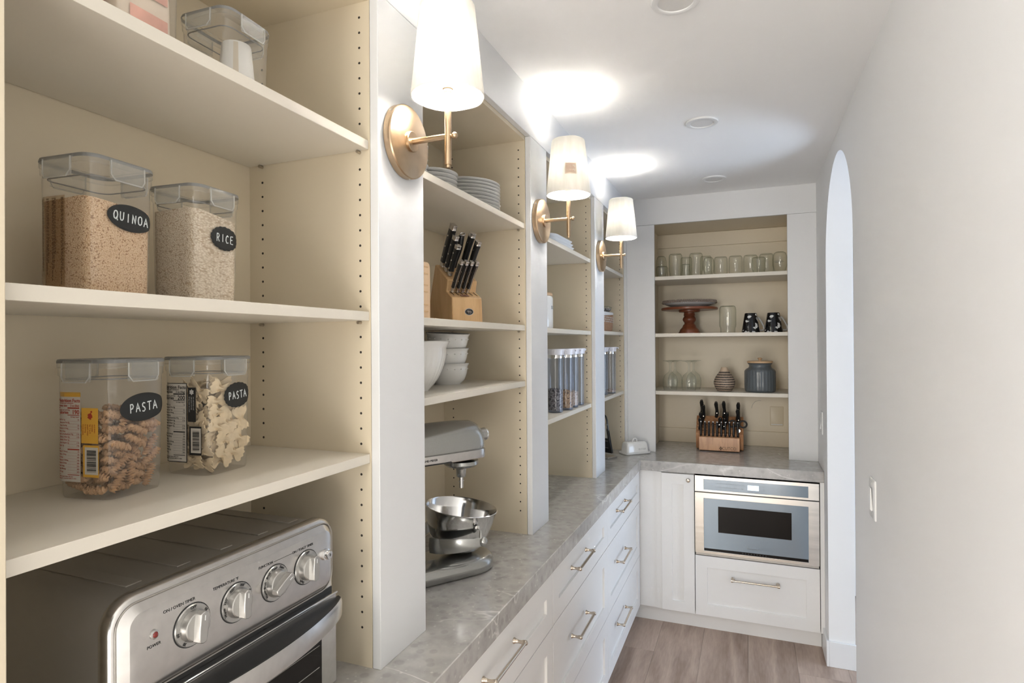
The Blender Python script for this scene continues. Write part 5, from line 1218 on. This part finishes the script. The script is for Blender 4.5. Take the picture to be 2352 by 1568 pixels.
obj('brand_print', lg.xf(face_frame((0.058, 0.0008, 0.022), (1, 0, 0), (0, -1, 0.05)) @ Matrix.Diagonal((0.86, 1, 1, 1))), 'ink_brown', wb, smooth=0)
sl = MB()
for x, yy in ((-0.105, 0.118), (-0.105, 0.095), (-0.10, 0.070), (0.100, 0.090), (-0.02, 0.120), (0.02, 0.060)): sl.box(x-0.03, x+0.03, yy-0.0012, yy+0.0012, 0.0, 0.0006)
obj('slots', sl.xf(TR(0, 0.040-0.072, 0.106-0.066) @ TR(0, 0.0, 0.0) @ Matrix.Shear('XY', 4, (0, 0)) @ Matrix(((1, 0, 0, 0), (0, 0.69, -0.72, 0.034), (0, 0.72, 0.69, 0.030), (0, 0, 0, 1)))), 'dark_slot', wb)['kind'] = 'stuff'
def bknife(label, x, y, z, L, ang, side, r=0.0115, group='black handled knives in the big block'):
    t = thing('block_knife', label, 'knife', (-0.176+x, 3.875+y, ZC+z+0.008), 0, group)
    P = []
    for k2 in range(8):
        s = k2/7; P.append((side*s+0.004*math.sin(s*5), -math.sin(ang)*L*s+0.006*math.sin(s*PI), math.cos(ang)*L*s))
    rr_ = [r*0.8, r*0.95, r*1.02, r*0.9, r*0.86, r*0.95, r*1.05, r*0.62]
    obj('handle', MB().tube(P, rr_, 12), 'black_plastic', t, smooth=60)
    rv = MB(); q = Vector(P[2]); rv.cyl(q+Vector((0, -r*0.9, 0)), q+Vector((0, -r*1.12, 0)), 0.0026, n=8); q = Vector(P[7]); rv.ball((q.x, q.y-0.002, q.z-0.002), 0.0035, 8, 6)
    obj('rivet', rv, 'nickel', t)
    return t
BK = [(-0.112, 0.118, 0.190, 0.118, 'tall black knife handle at the back left corner of the big block', 0.010), (-0.104, 0.098, 0.170, 0.108, 'black knife handle just in front of the back left one', 0.014),
      (-0.112, 0.072, 0.142, 0.090, 'third black knife handle down the left side of the big block', 0.006), (-0.118, 0.050, 0.118, 0.080, 'lowest black knife handle at the front left of the big block', 0.010),
      (-0.022, 0.120, 0.190, 0.108, 'lone black knife handle left of centre at the back of the big block', 0.006), (0.022, 0.120, 0.190, 0.112, 'lone black knife handle right of centre at the back of the big block', 0.008),
      (0.030, 0.075, 0.145, 0.092, 'short slanted black knife handle right of centre', 0.022), (-0.010, 0.058, 0.136, 0.066, 'short slanted black knife handle in front of the centre', 0.022), (0.020, 0.058, 0.125, 0.075, 'second short slanted handle in front of the centre', 0.016),
      (0.102, 0.112, 0.180, 0.118, 'tall black knife handle at the back right of the big block', 0.014), (0.106, 0.085, 0.155, 0.105, 'black knife handle in front of the back right one', 0.006)]
for x, y, z, L, lb_, sd in BK: bknife(lb_, x, y, z, L, math.radians(20), sd)
for k2 in range(10):
    t = thing('table_knife', '%s black steak knife from the left in the front rack of the big block' % ORD[k2] if k2 < 9 else 'rightmost black steak knife in the front rack of the big block', 'knife', (-0.176-0.108+0.0240*k2, 3.875+0.024, ZC+0.0915), 0, 'steak knives in the front rack')
    obj('handle', MB().tube([(0, 0.004*s, 0.088*s) for s in (0, 0.15, 0.35, 0.55, 0.8, 1)], [0.0055, 0.0072, 0.0066, 0.0060, 0.0068, 0.0056], 10).xf(RX(math.radians(8))), 'black_plastic', t, smooth=60)
    cpz = MB().cyl((0, 0.0042, 0.087), (0, 0.0045, 0.094), 0.0056, 0.0045, 10); cpz.cyl((0, -0.0066, 0.012), (0, -0.0058, 0.080), 0.0011, n=6)
    obj('steel_edge', cpz.xf(RX(math.radians(8))), 'steel_bright', t)
scs = thing('kitchen_scissors', 'black handled kitchen scissors at the right side of the big knife block', 'scissors', (-0.176+0.108, 3.875+0.045, ZC+0.122))
for s in (-1, 1):
    obj('finger_loop', MB().tube([(s*0.030+0.0215*math.cos(2*PI*k2/24), -0.012, 0.050+0.020*math.sin(2*PI*k2/24)) for k2 in range(24)], 0.0052, 10, True), 'black_rubber', scs, smooth=60)
obj('shank', MB().tube([(0, -0.012, 0.056), (0, -0.006, 0.028), (0, 0.0, 0.002)], [0.011, 0.009, 0.010], 12), 'black_rubber', scs)
obj('pivot', MB().lathe([(0.011, 0), (0.011, 0.003), (0.0001, 0.0035)], 16).xf(TR(0.004, -0.008, 0.008) @ RX(PI/2)), 'steel', scs)
# niche back wall: blank cover plate and a loose cable
op = thing('blank_cover_plate', 'cream blank electrical cover plate on the niche back wall', 'cover plate', (0.162, YN, 1.131))
obj('plate', MB().loft([[(x, -0.0002, z) for x, z in rrect(0.080, 0.124, 0.004)], [(x, -0.004, z) for x, z in rrect(0.080, 0.124, 0.004)], [(x, -0.006, z) for x, z in rrect(0.072, 0.116, 0.004)]]), 'melamine', op)
obj('lower_lip', MB().box(-0.034, 0.034, -0.0085, -0.0058, -0.056, -0.050), 'paint_white', op, 0.001)
o = obj('cable', MB().tube([(0.012, YN-0.003, 1.178), (0.018, YN-0.003, 1.200), (0.034, YN-0.003, 1.222), (0.056, YN-0.003, 1.230), (0.070, YN-0.003, 1.228)], 0.0008, 6), 'cable_grey', None); tag(o, 'thin stray cable on the back wall right of the knife block', 'cable')

# ------------------------------------------------------------------ microwave drawer
mw = thing('microwave_drawer', 'stainless built in microwave drawer with glass tinted for a blue reflection under the counter', 'microwave', (0.0228, YD, 0.440))
HW = 0.3105; MH = 0.428
obj('case', MB().box(-HW+0.004, HW-0.004, 0.006, 0.45, 0.0, MH), 'black_plastic', mw)
def framed(z0, z1, gx0, gx1, gz0, gz1, y0, y1):
    mb = MB(); a = [(-HW, z0), (HW, z0), (HW, z1), (-HW, z1)]; b = [(gx0, gz0), (gx1, gz0), (gx1, gz1), (gx0, gz1)]
    vs = [(x, y0, z) for x, z in a]+[(x, y0, z) for x, z in b]+[(x, y0+0.004, z) for x, z in b]+[(x, y1, z) for x, z in a]
    fs = []
    for i in range(4):
        j = (i+1) % 4; fs += [(i, j, 4+j, 4+i), (4+i, 4+j, 8+j, 8+i), (i, j, 12+j, 12+i)]
    fs += [(12, 13, 14, 15)]
    return mb._add(vs, fs)
gx0, gx1 = -HW+0.0475, HW-0.052
cpn = obj('control_panel', framed(0.340, MH, gx0, gx1, 0.351, 0.410, -0.004, 0.008), 'steel_x', mw, 0.0012)
obj('panel_glass', MB().box(gx0, gx1, -0.0012, 0.004, 0.351, 0.410), 'glass_blue_reflect', cpn)
obj('display', MB().box(-0.036, 0.020, -0.0020, -0.0010, 0.3665, 0.3925), 'lcd', cpn)
pr = MB()
for cx_, rows in ((-0.178, ('Popcorn', 'Reheat')), (-0.140, ('Sensor', 'Keep Warm')), (-0.120, ('Defrost', 'Timer')), (-0.100, ('Melt', 'Soften')), (-0.062, ('Open', 'Close')), (0.043, ('Power', 'Clock')), (0.073, ('1', '6')), (0.091, ('2', '7')), (0.109, ('3', '8')), (0.127, ('4', '9')), (0.145, ('5', '0')), (0.166, ('Stop', 'Start'))):
    for q, s in enumerate(rows): pr.join(text(s, 0.0056, 0.0002).xf(TR(cx_, -0.0016, 0.390-0.020*q) @ RX(PI/2)))
obj('panel_print', pr, 'ink_grey', cpn, smooth=0)
obj('shadow_gap', MB().box(-HW, HW, 0.0015, 0.006, 0.3355, 0.340), 'black_plastic', mw)
dd = obj('door', framed(0.0, 0.3352, gx0, gx1, 0.014, 0.305, -0.006, 0.008), 'steel_x', mw, 0.0012)
obj('door_glass', MB().box(gx0, gx1, -0.0028, 0.004, 0.014, 0.305), 'glass_blue_reflect', dd)
obj('window', MB().box(-0.188, 0.179, -0.0036, -0.0026, 0.121, 0.264), 'black_glass', dd)
obj('vent_slot', MB().box(gx0+0.001, gx1-0.001, -0.0036, -0.0026, 0.0145, 0.029), 'black_glass', dd)
vd = MB()
for k2 in range(9): vd.box(-0.066+0.0145*k2, -0.060+0.0145*k2, -0.0044, -0.0034, 0.019, 0.024)
obj('vent_holes', vd, 'black_plastic', dd)['kind'] = 'stuff'
obj('brand_print', text('Thermador', 0.0145, 0.0002).xf(TR(-0.008, -0.0032, 0.049) @ RX(PI/2)), 'ink_grey', dd, smooth=0)
obj('sill', MB().box(-HW+0.004, HW-0.004, -0.002, 0.02, -0.012, -0.001), 'steel_dark', mw)

# ------------------------------------------------------------------ right wall and ceiling fittings
def switch(label, y, z, w_, h, slide):
    t = thing('light_switch', label, 'switch', (XR, y, z))
    obj('plate', MB().loft([[(-0.0002, a, b) for a, b in rrect(w_, h, 0.004)], [(-0.004, a, b) for a, b in rrect(w_, h, 0.004)], [(-0.0065, a, b) for a, b in rrect(w_-0.008, h-0.008, 0.003)]]), 'plastic_white', t)
    if slide:
        obj('rocker', MB().prism([(-0.006, -0.034), (-0.009, 0.034), (-0.012, 0.036), (-0.013, -0.032), (-0.009, -0.036)], 'Y', -0.017, 0.010), 'plastic_white', t, 0.0008)
        s_ = obj('dimmer_track', MB().box(-0.0085, -0.0062, 0.014, 0.019, -0.030, 0.030), 'light_grey', t)
        obj('dimmer_tab', MB().box(-0.0115, -0.0084, 0.0125, 0.0205, -0.004, 0.006), 'plastic_white', s_)
    else:
        obj('rocker', MB().prism([(-0.006, -0.033), (-0.013, -0.030), (-0.008, 0.0), (-0.0075, 0.030), (-0.006, 0.033)], 'Y', -0.016, 0.016), 'plastic_white', t, 0.0008)
    for s in (-1, 1): obj('screw', MB().cyl((-0.006, 0, s*0.047), (-0.0072, 0, s*0.047), 0.003, n=10), 'light_grey', t)
switch('white dimmer switch on the near part of the right wall', 2.142, 1.118, 0.086, 0.124, True)
switch('white rocker switch between the niche and the arch', 3.545, 1.178, 0.076, 0.120, False)
dlab = ['nearest recessed downlight, cut by the top edge', 'middle recessed ceiling downlight', 'farthest recessed ceiling downlight']
for i, y in enumerate((1.605, 2.535, 3.432)):
    t = thing('downlight', dlab[i], 'downlight', (-0.172, y, ZCEIL), 0, 'recessed ceiling downlights')
    obj('trim_ring', MB().lathe([(0.064, -0.0002), (0.0645, -0.003), (0.062, -0.0065), (0.048, -0.0085), (0.0455, -0.007), (0.0445, -0.004)], 56, cap0=True, cap1=True), 'trim_white', t, smooth=40)
    obj('lens', MB().lathe([(0.0445, -0.0042), (0.0445, -0.0052), (0.0001, -0.0058)], 48), 'lens_off', t)
